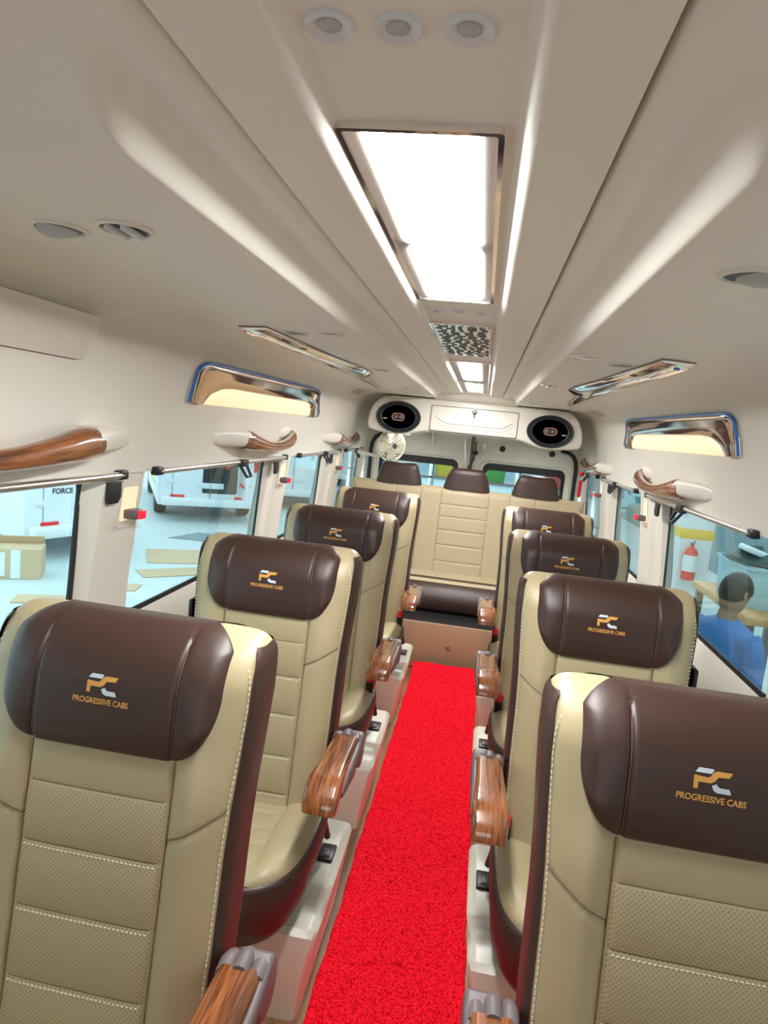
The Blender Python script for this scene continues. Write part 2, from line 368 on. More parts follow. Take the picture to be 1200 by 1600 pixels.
# ------------------------------------------------------------------ carpet
def carpet():
    nx, ny = 104, 1090; xs = np.linspace(-.197, .220, nx); yv = np.linspace(-.15, 4.125, ny)
    H = RNG.random((nx, ny)); K = H.copy()
    for _ in range(2):
        for ax in (0, 1): K = (np.roll(K, 1, ax)+np.roll(K, -1, ax)+2*K)/4
    K = np.clip(.5+(K-.5)*2.2, 0, 1)
    z = .008+.016*(K-.2)
    X, Yg = np.meshgrid(xs, yv, indexing='ij')
    rise = np.where(Yg > 3.90, (Yg-3.90)*.26, 0)
    z = z+rise
    wob = .0025*np.sin(Yg*9)+.002*np.sin(Yg*31+1)
    X = X+wob*np.sign(X-.01)*(np.abs(X-.01)/.208)**6 + (RNG.random((nx, ny))-.5)*.002
    z[0, :] = rise[0, :]; z[-1, :] = rise[-1, :]; z[:, 0] = 0
    b = MB(); b.grid(np.stack([X, Yg, z], -1)); o = b.obj('carpet_runner', CARPET, ang=180, fix=False)
    tag(o, 'long bright red looped carpet runner along the aisle floor', 'carpet')
carpet()

# ------------------------------------------------------------------ seats
ZT, ZB = 1.196, .455
SEAMZ = [.992, .934, .838, .733, .618, .515]
def hw(z):
    z = np.asarray(z, float)
    w = np.interp(z, [.44, .55, .70, .85, .93, 1.02, 1.09, 1.22], [.212, .220, .225, .226, .229, .236, .240, .240])
    r = .085; t = np.clip((z-(ZT-r))/r, 0, 1)
    return w-r*(1-np.sqrt(np.maximum(1-t**2.0, 0)))*.98
def hwb(z):                                                      # squarer outline of the back cover
    z = np.asarray(z, float)
    w = np.interp(z, [.44, .55, .70, .85, .93, 1.02, 1.09, 1.22], [.210, .217, .221, .222, .225, .231, .235, .235])
    r = .042; t = np.clip((z-(ZT-r))/r, 0, 1); return w-r*(1-np.sqrt(np.maximum(1-t**2.0, 0)))*.98
def dep(z):
    z = np.asarray(z, float); r = .085; t = np.clip((z-(ZT-r))/r, 0, 1)
    return (np.interp(z, [.44, .6, .9, 1.22], [.092, .090, .088, .082]))*np.sqrt(np.maximum(1-t**2, 0))
def ymid(z): return -(1.1-np.asarray(z, float))*.135+.089
NP = 4.2
def front(x, z):
    x = np.asarray(x, float); z = np.asarray(z, float)
    p = np.clip(np.abs(x)/np.maximum(hw(z), 1e-6), 0, 1)
    y = ymid(z)-dep(z)*(1-p**NP)**(1/NP)
    fade = np.clip(1-p**6, 0, 1)*np.clip((ZT-.05-z)/.1, 0, 1); ax = np.abs(x)
    bol = .020*sm(ax, .118, .165)*sm(z, .45, .6)*(1-.6*sm(z, .93, 1.05))
    chan = 0
    for a, b in zip(SEAMZ[:-1], SEAMZ[1:]):
        t = np.clip((a-z)/(a-b), 0, 1); amp = .007 if a < .98 else .003
        chan = chan+np.where((z <= a) & (z >= b), amp*np.sqrt(np.maximum(np.sin(np.pi*t), 0)), 0)
    t = np.clip((SEAMZ[-1]-z)/.09, 0, 1); chan = chan+np.where(z < SEAMZ[-1], .007*np.sin(np.pi*t*.5), 0)
    chan = chan*(1-sm(ax, .112, .124))
    g = .0055*np.exp(-((ax-.124)/.0028)**2)*np.where(z < 1.0, 1, 0)
    zd = .872+(ax-.124)*.62
    g = g+.0045*np.exp(-((z-zd)/.0035)**2)*np.where(ax > .124, 1, 0)
    return y-(bol+chan-g)*fade
def zb_(x):
    ax = np.abs(x); t = np.clip((ax-.105)/.082, 0, 1); return .998+.115*(1-np.sqrt(np.maximum(1-t**2.2, 0)))
def hr_y(x, z):
    x = np.asarray(x, float); z = np.asarray(z, float)
    e = np.minimum(np.minimum(.187, .86*hw(z))-np.abs(x), z-zb_(x))
    bul = .017*np.sqrt(np.clip(e/.030, 0, 1)*(2-np.clip(e/.030, 0, 1)))-.002 + .006*np.clip(1-((z-1.1)/.11)**2, 0, 1)*np.clip(e/.05, 0, 1)
    g = .0055*np.exp(-((np.abs(x)-.120)/.003)**2)
    return front(x, z)-bul+g
def zrows(z0, z1, n, extra):
    z = [np.linspace(z0, z1, n)]
    for s in extra: z.append(s+np.array([-.008, -.005, -.003, -.0015, 0, .0015, .003, .005, .008]))
    z.append(ZT-.085*(1-np.sin(np.linspace(0, np.pi/2, 26)))); z = np.unique(np.round(np.concatenate(z), 5)); return z[(z >= z0) & (z <= z1)]
def backrest_mb():
    zs = zrows(ZB, ZT, 90, SEAMZ)
    q = np.concatenate([np.linspace(-1, 1, 90)]); ps = np.sin(np.pi/2*q)
    ps = np.unique(np.concatenate([ps])); rows = []
    th = np.linspace(0, np.pi, 40)[1:-1]
    for z in zs:
        w = float(hw(z)); xs = ps*w
        xs = np.sort(np.concatenate([xs, np.clip(np.array([-.124, .124])[:, None]+np.array([-.004, -.002, 0, .002, .004]), -w, w).ravel()]))
        yf = front(xs, np.full_like(xs, z)); pw = np.clip((np.abs(xs)/w-.80)/.20, 0, 1)**2; wb = float(hwb(z)); ring = [(x+np.sign(x)*(wb-w)*k, y, z) for x, y, k in zip(xs, yf, pw)]
        for a in th:
            ring.append((wb*np.sign(np.cos(a))*abs(np.cos(a))**(2/NP), float(ymid(z))+float(dep(z))*abs(np.sin(a))**(2/NP), z))
        rows.append(ring)
    return MB().loft(rows)
def shell_mb():
    rows = []
    for z in np.linspace(.452, 1.179, 60):
        ring = []; k = 1.012 if z < 1.19 else 1.008
        for a in np.linspace(math.radians(-26), math.radians(206), 64):
            c, s = math.cos(a), math.sin(a)
            ring.append((float(hwb(z))*k*np.sign(c)*abs(c)**(2/NP)+.0015*np.sign(c), float(ymid(z))+float(dep(z))*1.04*np.sign(s)*abs(s)**(2/NP)+.0015*s, z))
        rows.append(ring)
    return MB().grid(np.array(rows))
def headrest_mb():
    pp = np.unique(np.concatenate([np.sin(np.pi/2*np.linspace(-1, 1, 61)), (np.array([-.120, .120])[:, None]/.187+np.array([-.03, -.015, 0, .015, .03])).ravel()]))
    cols = []
    for p in pp:
        col = []
        for v in np.linspace(0, 1, 70):
            x0 = p*.187; z0 = float(zb_(x0)); s = 1-(1-v)**1.6 if v < 1 else 1
            z = z0+(ZT-z0)*s; x = p*min(.187, .86*float(hw(z))); col.append((x, float(hr_y(np.array(x), np.array(max(z, z0)))), z+.004*sm(z, ZT-.05, ZT)))
        for z in np.linspace(ZT-.002, 1.16, 10):
            x = p*min(.187, .86*float(hw(z))); col.append((x, float(ymid(z)+dep(z))+.006, z))
        cols.append(col)
    return MB().grid(np.array(cols))
def foot(a, k=1.0, grow=0.):
    c, s = math.cos(a), math.sin(a); n = 3.2
    hx, hy = (.226*k+grow), (.245*k+grow)
    if s > 0: n = 5
    return hx*np.sign(c)*abs(c)**(2/n), -.175+hy*np.sign(s)*abs(s)**(2/n)
AN = np.linspace(0, 2*np.pi, 97)[:-1]
def cush_z(x, y):
    u = (y+.175)/.245; z = .488-.010*u-.010*max(0, (-u-.55)/.45)**2
    z += .014*sm(abs(x), .11, .16)-.010*sm(abs(x), .19, .226)
    if abs(x) < .125:
        for yc in (-.34, -.27, -.20, -.13, -.06): z -= .0065*math.exp(-((y-yc)/.006)**2)
    return z-.005*math.exp(-((abs(x)-.124)/.004)**2)
def cushion_mb():
    rows = []
    for k in list(np.linspace(.02, .9, 40))+[.93, .96, .985, 1.0]:
        ring = []
        for a in AN:
            x, y = foot(a, k); d = max(0, (k-.80)/.20); ring.append((x, y, float(cush_z(x, y))-.026*(1-math.sqrt(max(0, 1-d*d)))))
        rows.append(ring)
    rows.append([(*foot(a, 1.0, .001), .430) for a in AN])
    return MB().loft(rows)
def apron_mb():
    rows = []
    for z, g, k in ((.482, -.002, 1), (.479, .005, 1), (.47, .008, 1), (.43, .011, 1), (.39, .010, 1), (.34, .003, 1), (.312, -.010, 1), (.30, -.03, 1)):
        ring = []
        for a in AN:
            x, y = foot(a, k, g); u = max(0, -(y+.175)/.245); lift = .025*(1-u) if z < .40 else 0
            zz = z+lift-.010*max(0, (u-.55)/.45)**2*(z > .43)-.012*(1-u)*(z > .43)
            ring.append((x, y, zz))
        rows.append(ring)
    return MB().loft(rows)
def ring_sweep(path, widths, thick, r, cx):                      # rounded-rectangle section swept along a (y,z) path
    rings = []
    for i, (y, z) in enumerate(path):
        a = path[max(i-1, 0)]; b = path[min(i+1, len(path)-1)]; ty, tz = b[0]-a[0], b[1]-a[1]; L = math.hypot(ty, tz) or 1; ty /= L; tz /= L
        ny, nz = -tz, ty                                        # normal
        if nz < 0 and i < 3: ny, nz = -ny, -nz
        ring = []
        for u, v in rrect(widths[i], thick[i], min(r, thick[i]*.45), 5):
            ring.append((cx+u, y+ny*v, z+nz*v))
        rings.append(ring)
    return MB().loft(rings)
def arm_mbs(s):
    cx = s*.268
    path = [(-.045, .688), (-.09, .691), (-.15, .694), (-.22, .698), (-.26, .698), (-.292, .696), (-.314, .690), (-.330, .679), (-.341, .666), (-.346, .650)]
    path = [(y, z) for y, z in path]
    W_ = [.070, .071, .073, .077, .081, .084, .085, .085, .083, .078]; T_ = [.028, .029, .031, .036, .042, .048, .050, .050, .047, .040]
    P2 = [(-y, z) for y, z in path]
    wd = ring_sweep(P2, W_, T_, .013, cx).xf(lambda x, y, z: (x, -y, z))
    gp = MB(); prof = []
    for k in range(14):
        a = math.radians(70-k*250/13); prof.append((-.022+.046*math.cos(a), .653+.050*math.sin(a)))
    prof += [(-.12, .625), (-.20, .640), (-.28, .655), (-.29, .676), (-.2, .686), (-.09, .684)]
    gp.prism(prof, cx-.030, cx+.030, lambda a, b, d: (d+s*.014, a, b), .008)
    for dx, dz in ((-.026, -.002), (0, .008), (.026, .0)):
        gp.tube([(cx+dx, -.05, .687+dz), (cx+dx, -.025, .688+dz), (cx+dx, -.005, .678+dz), (cx+dx, .010, .653), (cx+dx, .016, .62)], [.014, .015, .0155, .0155, .014], 12)
    return wd, gp
def plinth_mb(s):
    prof = [(-.255, 0), (-.262, .10), (-.268, .20), (-.262, .250), (-.245, .262), (-.20, .258), (-.165, .262), (-.142, .275), (-.132, .300), (-.118, .306), (.17, .306), (.19, .28), (.20, .0)]
    # outline in (y,z), one ring per x; the aisle flank flares outwards towards the top
    rings = []
    for x, inset in ((-.235, .012), (-.228, .003), (-.20, 0), (.215, 0), (.232, .004), (.240, .014)):
        ring = []
        cy, cz = -.03, .14
        for y, z in prof:
            y2 = y+(cy-y)*inset*6; z2 = z-(inset if z > .2 else 0)
            X = x+(.040*(z/.3)**1.5 if x > .2 else 0); ring.append((s*X, y2, z2))
        rings.append(ring)
    return MB().loft(rings)
LV, LF = None, None
def add_flat(mb, pts, faces, off, th=.0012):
    P = np.array(pts); y = hr_y(P[:, 0], P[:, 1])-off; n = len(P)
    F = [(x, yy, z) for (x, z), yy in zip(P, y)]; mb.add(F, faces)
def poly_grid(poly, step=.004):                                  # polygon subdivided so it can follow the curved leather
    bm = bmesh.new(); vs = [bm.verts.new((a, 0, b)) for a, b in poly]; bm.faces.new(vs)
    bmesh.ops.triangulate(bm, faces=bm.faces[:])
    for _ in range(3): bmesh.ops.subdivide_edges(bm, edges=[e for e in bm.edges if e.calc_length() > step], cuts=1, use_grid_fill=True)
    bmesh.ops.triangulate(bm, faces=bm.faces[:]); bm.verts.index_update()
    r = [(v.co.x, v.co.z) for v in bm.verts], [tuple(v.index for v in f.verts) for f in bm.faces]; bm.free(); return r
TXT = text_mesh('PROGRESSIVE CABS', .094, .022)
def emblem_parts(parent, s):
    cz = 1.110; ox = -.002 if s > 0 else -.009
    sv = lambda pts: [(ox+(x-.5)*.0515, cz+(y-.5)*.032) for x, y in pts]
    tl = [(.02, .80), (.12, 1.0), (.47, 1.0), (.52, .96), (.45, .80)]
    org = [(0, .70), (0, .12), (.12, .12), (.12, .42), (.42, .42), (.52, .50), (.62, .70), (.70, .74), (.93, .74), (1.0, .96), (.62, .96), (.53, .88), (.44, .68), (.38, .64), (.10, .64)]
    org = [(0, .68), (0, .10), (.125, .10), (.125, .40), (.45, .40), (.55, .49), (.63, .69), (.69, .72), (.92, .72), (1.0, .94), (.60, .94), (.50, .86), (.42, .68), (.36, .64)]
    br = [(.48, .30), (.60, .40), (.64, .30), (.70, .25), (.94, .25), (1.0, .02), (.64, .02), (.54, .10)]
    b = MB()
    for p in (tl, br): q = poly_grid(sv(p)); add_flat(b, *q, .0012)
    e1 = b.obj('emblem', SILVER, parent, fix=False); e1['label'] = 'silver embroidered strokes of the emblem'
    b = MB(); q = poly_grid(sv(org)); add_flat(b, *q, .0013); e2 = b.obj('emblem', GOLD, parent, fix=False); e2['label'] = 'orange embroidered stroke of the emblem'
    V, F = TXT; b = MB(); add_flat(b, [(ox+x, cz-.0255+y*1.15) for x, y, _ in V], F, .0013); b.obj('lettering', GOLD, parent, fix=False)
def stitch_mb(path, n_off=.0012, step=.0085, ln=.0052):
    b = MB(); P = [Vector(p) for p in path]; acc = 0
    for i in range(len(P)-1):
        d = (P[i+1]-P[i]); acc += d.length
        if acc >= step:
            acc = 0; t = d.normalized(); b.tube([P[i]-t*ln/2, P[i]+t*ln/2], .0011, 5)
    return b
def make_seat(s, loc, label):
    t = thing('passenger_seat', loc, label, 'seat', 'reclining seats along the aisle')
    bk = backrest_mb().obj('backrest', CREAM, t, ang=60)
    # seams of the cream cover
    sb = MB()
    for sx in (-1, 1):
        zz = np.linspace(.47, .998, 40); sb.tube([(sx*.124, float(front(np.array(sx*.124), np.array(z)))-.0002, z) for z in zz], .0012, 5)
        xx = np.linspace(.124, .214, 16); sb.tube([(sx*x, float(front(np.array(x), np.array(.8755+(x-.124)*.62)))-.0004, .8755+(x-.124)*.62) for x in xx], .0012, 5)
    for z in SEAMZ[1:]:
        xx = np.linspace(-.123, .123, 24); sb.tube([(x, float(front(np.array(x), np.array(z)))-.0002, z) for x in xx], .0010, 5)
    sb.obj('seams', SEAM, bk)
    st = MB()
    for sx in (-1, 1):
        pth = []
        for z in np.linspace(.50, 1.15, 420):
            x = float(hw(z))*.935; pth.append((sx*x, float(front(np.array(x), np.array(z)))-.0008, z))
        q = stitch_mb(pth); st.add(q.v, q.f)
        for dz in (-.006,):
            for zz in SEAMZ[2:]:
                pth = [(x, float(front(np.array(x), np.array(zz+dz)))-.0004, zz+dz) for x in np.linspace(-.118, .118, 160)]
                if sx > 0: q = stitch_mb(pth, ln=.004, step=.007); st.add(q.v, q.f)
    so = st.obj('stitching', STITCH, bk, fix=False); so['kind'] = 'stuff'
    sh = shell_mb().obj('back_shell', BROWN, t, ang=60, fix=False); sh['label'] = 'brown leather side and back cover'
    hr = headrest_mb().obj('headrest', BROWN, t, ang=70, fix=False); hr['label'] = 'dark brown leather headrest with emblem'
    for sx in (-1, 1):
        zz = np.linspace(1.004, ZT-.004, 50); pb = MB()
        pb.tube([(sx*min(.120, .86*float(hw(z))*.120/.187), float(hr_y(np.array(.120), np.array(z)))-.0006, z) for z in zz], .0015, 6)
        pb.obj('piping', PIPE, hr)
    emblem_parts(hr, s)
    cu = cushion_mb().obj('seat_cushion', CREAM, t, ang=60)
    ap = apron_mb().obj('cushion_skirt', BROWN, t, ang=50); ap['label'] = 'dark brown skirt below the cushion'
    wd, gp = arm_mbs(s)
    ar = gp.obj('armrest', GREYP, t, ang=40); wd.obj('wood_cap', WOODH, ar, ang=45)
    bu = MB(); bu.box((s*.206, -.070, .520), (.030, .022, .075), .006, rot=None); bo = bu.obj('buckle', BLACK, t)
    rb = MB(); rb.box((s*.206, -.080, .548), (.024, .016, .034), .003); rb.box((s*.206, -.088, .540), (.014, .006, .012), .002); rb.obj('release_button', REDP, bo)
    sp = MB(); sp.tube([(s*.207, -.062, .50), (s*.215, -.05, .46), (s*.225, -.03, .42), (s*.232, 0, .36)], .010, 6); sp.obj('buckle_stalk', BLACK, bo)
    ba = MB(); ba.box((-s*.245, .055, .965), (.014, .05, .07), .006); ba.tube([(-s*.245, .05, .93), (-s*.246, .045, .80), (-s*.240, .03, .62), (-s*.23, .0, .50)], .006, 8); ba.obj('belt_guide', BLACK, t)
    pl = plinth_mb(s).obj('seat_base', PLINTHM, t, ang=40)
    sw = MB(); sw.box((s*.236, .0, .309), (.046, .075, .012), .004); so2 = sw.obj('switch_panel', BLACK, pl)
    kn = MB(); kn.box((s*.236, -.008, .316), (.020, .030, .008), .003); kn.tube([(s*.236-.014, -.026, .3165), (s*.236+.014, -.026, .3165)], .0012, 6)
    kn.add([], []); kn.xf(lambda x, y, z: (x, y, z)); k2 = kn.obj('rocker', GREYP, pl)
    return t
SEATS_L = [(.942, 'cream and brown seat nearest the camera on the left, cropped by the left edge'), (1.755, 'second seat from the front in the left row, its wood armrest tip over the cushion'), (2.61, 'third seat from the front in the left row, beside the second window pillar'), (3.57, 'rearmost seat of the left row, just before the tan bench box')]
SEATS_R = [(.955, 'cream and brown seat nearest the camera on the right, cropped by the right edge'), (1.765, 'second seat from the front in the right row, with full emblem and window beside it'), (2.61, 'third seat from the front in the right row, behind the second one'), (3.50, 'rearmost seat of the right row, just before the rear bench')]
SL = make_seat(1, (-.457, SEATS_L[0][0], 0), SEATS_L[0][1])
for y, lb in SEATS_L[1:]: copy_tree(SL, (-.457, y, 0), lb)
SR = make_seat(-1, (.473, SEATS_R[0][0], 0), SEATS_R[0][1])
for y, lb in SEATS_R[1:]: copy_tree(SR, (.473, y, 0), lb)

# ------------------------------------------------------------------ rear bench
def bench():
    t = thing('rear_bench', (0.0, 4.95, 0), 'wide cream and brown rear bench across the back with three brown headrests', 'bench')
    HW, zt, zb = .872, 1.145, .47
    vs = [-.52, -.335, -.178, .178, .335, .52]
    chz = [1.02, .93, .83, .72, .60]
    def fy(x, z):
        y = -(1.145-z)*.16
        d = 0.0
        for v in vs: d += .006*np.exp(-((x-v)/.004)**2)
        ax = abs(x)
        if ax < .178:
            for c in chz: d += .005*np.exp(-((z-c)/.004)**2)
        for c0 in (-.43, 0, .43): d -= .010*np.exp(-((x-c0)/.13)**2)
        e = min(HW-ax, zt-z, z-zb); d += .05*(1-math.sqrt(max(0, 1-(1-min(max(e/.05, 0), 1))**2)))
        return y+d
    xs = np.unique(np.concatenate([np.linspace(-HW, HW, 120), (np.array(vs)[:, None]+np.array([-.006, -.003, 0, .003, .006])).ravel(), HW-.05*(1-np.sin(np.linspace(0, np.pi/2, 8))), -HW+.05*(1-np.sin(np.linspace(0, np.pi/2, 8)))]))
    zs = np.unique(np.concatenate([np.linspace(zb, zt, 70), (np.array(chz)[:, None]+np.array([-.006, -.003, 0, .003, .006])).ravel(), zt-.05*(1-np.sin(np.linspace(0, np.pi/2, 8)))]))
    b = MB(); G = np.array([[(x, fy(x, z), z) for z in zs] for x in xs]); b.grid(G)
    b.box((0, .105, .80), (HW*2-.01, .13, zt-zb-.02), .03)
    bk = b.obj('backrest', CREAMB, t, ang=60, fix=False)
    sb = MB()
    for v in vs: sb.tube([(v, fy(v, z)-.0004, z) for z in np.linspace(.49, 1.13, 30)], .0012, 5)
    for c in chz: sb.tube([(x, fy(x, c)-.0004, c) for x in np.linspace(-.176, .176, 30)], .0012, 5)
    sb.obj('seams', mat('tan_seam', (.36, .28, .18), .7), bk)
    for cx in (-.512, .003, .513):
        rows = []
        for k, z in enumerate(np.linspace(1.135, 1.298, 22)):
            u = (z-1.135)/.163; w = .176-.050*u**1.3; d = .052*(1-.25*u)
            e = max(0, (u-.72)/.28); sc = math.sqrt(max(0, 1-e*e)); w2 = w*(1-.16*(1-sc)); d2 = max(d*sc, .001)
            rows.append([(cx+w2*np.sign(math.cos(a))*abs(math.cos(a))**.55, .045+d2*np.sign(math.sin(a))*abs(math.sin(a))**.7, z) for a in np.linspace(0, 2*math.pi, 49)[:-1]])
        h = MB().loft(rows).obj('headrest', BROWN, t, ang=60); h['label'] = 'brown leather headrest'
    c = MB(); c.box((0, -.24, .455), (HW*2, .37, .13), .035, 4); co = c.obj('seat_cushion', CREAMB, t)
    r = MB(); prof = [(-.30, .522), (-.36, .520), (-.42, .508), (-.47, .485), (-.505, .45), (-.52, .41), (-.518, .36), (-.50, .328), (-.46, .316), (-.30, .318)]
    r.prism(prof, -HW, HW, lambda a, b2, d: (d, a, b2)); ro = r.obj('cushion_roll', BROWN, t, ang=50); ro['label'] = 'brown leather front roll of the cushion'
    x = MB(); x.box((0, -.30, .160), (1.86, .92, .312), .008)
    bx = x.obj('bench_box', TAN, t); bx['label'] = 'tan vinyl covered box under the bench'
    x = MB(); x.box((0, -.30, .3165), (1.84, .90, .004)); x.obj('shadow_sheet', BLACK, t)  # black sheet stands in for the shadow gap under the cushion roll
    m = MB()                                                    # creased scar in the vinyl
    for a, b2 in (((.030, .175), (.002, .160)), ((.008, .166), (.030, .148)), ((.016, .160), (.012, .138)), ((.005, .158), (-.008, .165)), ((.024, .150), (.042, .146))): m.tube([(a[0], -.7605, a[1]), ((a[0]+b2[0])/2, -.761, (a[1]+b2[1])/2+.003), (b2[0], -.7605, b2[1])], .0022, 6)
    m.obj('crease', BROWN, bx)
bench()

# ------------------------------------------------------------------ overhead console with speakers
half = [(0, 1.792), (.30, 1.792), (.60, 1.790), (.68, 1.780), (.725, 1.755), (.758, 1.715), (.785, 1.655), (.795, 1.575), (.790, 1.545), (.775, 1.525), (.70, 1.512), (.60, 1.503), (.52, 1.503), (.46, 1.515), (.40, 1.535), (.34, 1.546), (0, 1.546)]
out = half+[(-x, z) for x, z in half[-2:0:-1]]
ct = thing('overhead_console', (0, 4.96, 0), 'white overhead console above the rear doors, between the two speakers', 'console')
c = MB(); c.prism([(x, z) for x, z in out], 0, .90, lambda a, b, d: (a, d, b), .018); c.obj('body', CONSOLE, ct, ang=40)
h = MB(); P = rrect(.636, .180, .012, 4, 0, 1.650); h.prism(P, -.004, .02, lambda a, b, d: (a, d, b), .003)
hat = h.obj('hatch_door', CONSOLE, ct, ang=30)
h = MB(); h.loft([[(x, -.0015, z) for x, z in rrect(.648, .192, .014, 4, 0, 1.650)], [(x, -.0015, z) for x, z in rrect(.640, .184, .013, 4, 0, 1.650)]], False); h.obj('hatch_gap', BLACK, ct, smooth=False, fix=False)
# recessed grip lines on the hatch
h = MB(); h.tube([(-.28, -.006, 1.665), (-.22, -.008, 1.630), (-.18, -.008, 1.622), (.18, -.008, 1.622), (.22, -.008, 1.630), (.28, -.006, 1.665)], .007, 8)
h.tube([(-.28, -.003, 1.635), (-.21, -.005, 1.595), (.21, -.005, 1.595), (.28, -.003, 1.635)], .005, 8); h.obj('moulding', CONSOLE, hat)
h = MB(); h.lathe([(.020, 0), (.020, .006), (.014, .010), (.001, .010)], 24, Matrix.Translation((0, -.003, 1.718)) @ Matrix.Rotation(math.radians(90), 4, 'X')); lk = h.obj('lock', CHROME, hat)
for sx in (-1, 1):                                              # unseen fill lamps added under the console ends to brighten the rear doors
    h = MB(); h.box((sx*.56, .40, 1.5036), (.07, .30, .0028)); h.obj('fill_lamp', lampmat('fill_lamp_diffuser', (1, .96, .90), 16.0), ct)
h = MB(); h.box((0, -.014, 1.716), (.005, .004, .016), .001); h.box((.0, -.012, 1.69), (.008, .006, .03), .002); h.obj('keyhole', BLACK, hat)
def speaker(x, label, glint):
    t = thing('oval_speaker', (x, 4.956, 1.632), label, 'speaker', 'oval speakers in the overhead console')
    M = Matrix.Rotation(math.radians(90), 4, 'X'); k = .70
    b = MB(); b.lathe([(.168, .0), (.168, .012), (.160, .020), (.146, .018), (.144, .008)], 56, M, 1, k); b.obj('rim', BLACK, t, ang=50)
    b = MB(); b.lathe([(.146, .008), (.136, .014), (.126, .008), (.060, .0), (.001, -.002)], 56, M, 1, k); b.obj('cone', DARKCONE, t, ang=40)
    b = MB(); O = rrect(.096, .056, .027, 8); I = rrect(.086, .046, .022, 8)
    b.loft([[(u, -.004, v) for u, v in O], [(u, -.024, v) for u, v in O], [(u, -.024, v) for u, v in I], [(u, -.004, v) for u, v in I]], False); b.obj('copper_ring', COPPER, t)
    b = MB(); b.prism(rrect(.088, .048, .023, 8), -.003, -.018, lambda a, c2, d: (a, d, c2)); b.obj('tweeter_plate', BLACK, t)
    for q in (-.020, .020):
        b = MB(); b.lathe([(.016, 0), (.016, .006), (.010, .010), (.001, .011)], 20, Matrix.Translation((q, -.017, 0)) @ M); b.obj('tweeter', GREYP, t)
    b = MB(); b.box((-glint*.10, -.0135, -.018), (.030, .003, .008), .001); b.obj('badge', ALU, t)
speaker(-.560, 'black oval speaker at the left end of the white console, above the fan', 1); speaker(.556, 'black oval speaker at the right end of the white console', -1)

# ------------------------------------------------------------------ fan
def fan():
    t = thing('wall_fan', (-.63, 5.22, 1.405), 'small cream caged fan mounted in front of the left rear door', 'fan')
    R = (Matrix.Rotation(math.radians(36), 4, 'Z') @ Matrix.Rotation(math.radians(-6), 4, 'Y') @ Matrix.Rotation(math.radians(90), 4, 'X'))
    P = lambda r, a, z: tuple(R @ Vector((r*math.cos(a), r*math.sin(a), z)))
    c = MB()
    for r, z in ((.122, -.005), (.124, .0), (.118, .018), (.10, .031), (.078, .040), (.055, .045), (.034, .048)):
        c.tube([P(r, 2*math.pi*k/40, z) for k in range(40)], .0028 if r < .121 else .005, 6, closed=True)
    for k in range(28):
        a = 2*math.pi*k/28; c.tube([P(.034, a, .048), P(.078, a+.10, .040), P(.105, a+.16, .028), P(.124, a+.2, 0)], .0018, 5)
        c.tube([P(.124, a+.2, 0), P(.10, a, -.04), P(.05, a, -.055)], .0018, 5)
    c.obj('cage', FANM, t)
    b = MB()
    for k in range(4):
        a0 = k*math.pi/2; G = []
        for r in np.linspace(.02, .108, 8): G.append([P(r, a0+d*(.62-.0*r), -.004+.022*d) for d in np.linspace(-.55, .75, 8)])
        b.grid(np.array(G))
    o = b.obj('blades', FANM, t, fix=False)
    h = MB(); h.lathe([(.036, .046), (.036, .054), (.026, .060), (.001, .060)], 24, R); hb = h.obj('hub_cap', FANM, t)
    h = MB(); h.lathe([(.022, .060), (.018, .064), (.001, .064)], 20, R); h.obj('hub_badge', GREYP, t)
    m = MB(); m.lathe([(.052, -.115), (.056, -.09), (.056, -.05), (.02, -.03), (.02, .03)], 24, R); m.obj('motor', FANM, t)
    m = MB(); q = P(0, 0, -.10); m.tube([q, (q[0]-.02, q[1]+.02, -.08), (q[0]-.06, q[1]+.03, -.10), (-.30, q[1]+.03, -.08)], .014, 10); m.tube([P(.124, -1.57, 0), P(.15, -1.57, .0)], .012, 8); m.obj('bracket', FANM, t)
fan()

# ------------------------------------------------------------------ ceiling lights, grille, vents
def ceiling_light(y0, y1, diffs, label, w=.168, x=-.008, dw=.122, dx=.0):
    z = 1.852; t = thing('ceiling_light', (x, (y0+y1)/2, z), label, 'ceiling light', 'ceiling light trays down the centre'); L = y1-y0; yc = (y0+y1)/2
    b = MB(); O = rrect(w, L, .006, 3); I = rrect(w-.012, L-.014, .004, 3)
    b.loft([[(a, c2, 0) for a, c2 in O], [(a, c2, -.008) for a, c2 in O], [(a, c2, -.008) for a, c2 in I], [(a, c2, -.001) for a, c2 in I]], False); b.obj('rim', CHROME, t)
    b = MB(); b.box((0, 0, -.0015), (w-.010, L-.012, .003)); b.obj('bezel', BEZEL, t)
    for a, c2 in diffs:
        b = MB(); b.prism(rrect(dw, c2-a, .012, 5, dx, (a+c2)/2-yc), -.0025, -.0055, lambda p, q, d: (p, q, d), .001); b.obj('diffuser', LAMPM, t)
ceiling_light(.673, 1.505, [(.686, 1.075), (1.108, 1.478)], 'large bright ceiling light with two white panels, nearest the camera')
ceiling_light(2.74, 3.78, [(2.80, 3.20), (3.215, 3.66)], 'smaller ceiling light seen just behind the silver ceiling grille', .176, -.006, .100)
ceiling_light(3.84, 4.72, [(3.93, 4.24), (4.255, 4.60)], 'rearmost ceiling light panel just above the white console', .176, -.006, .100)
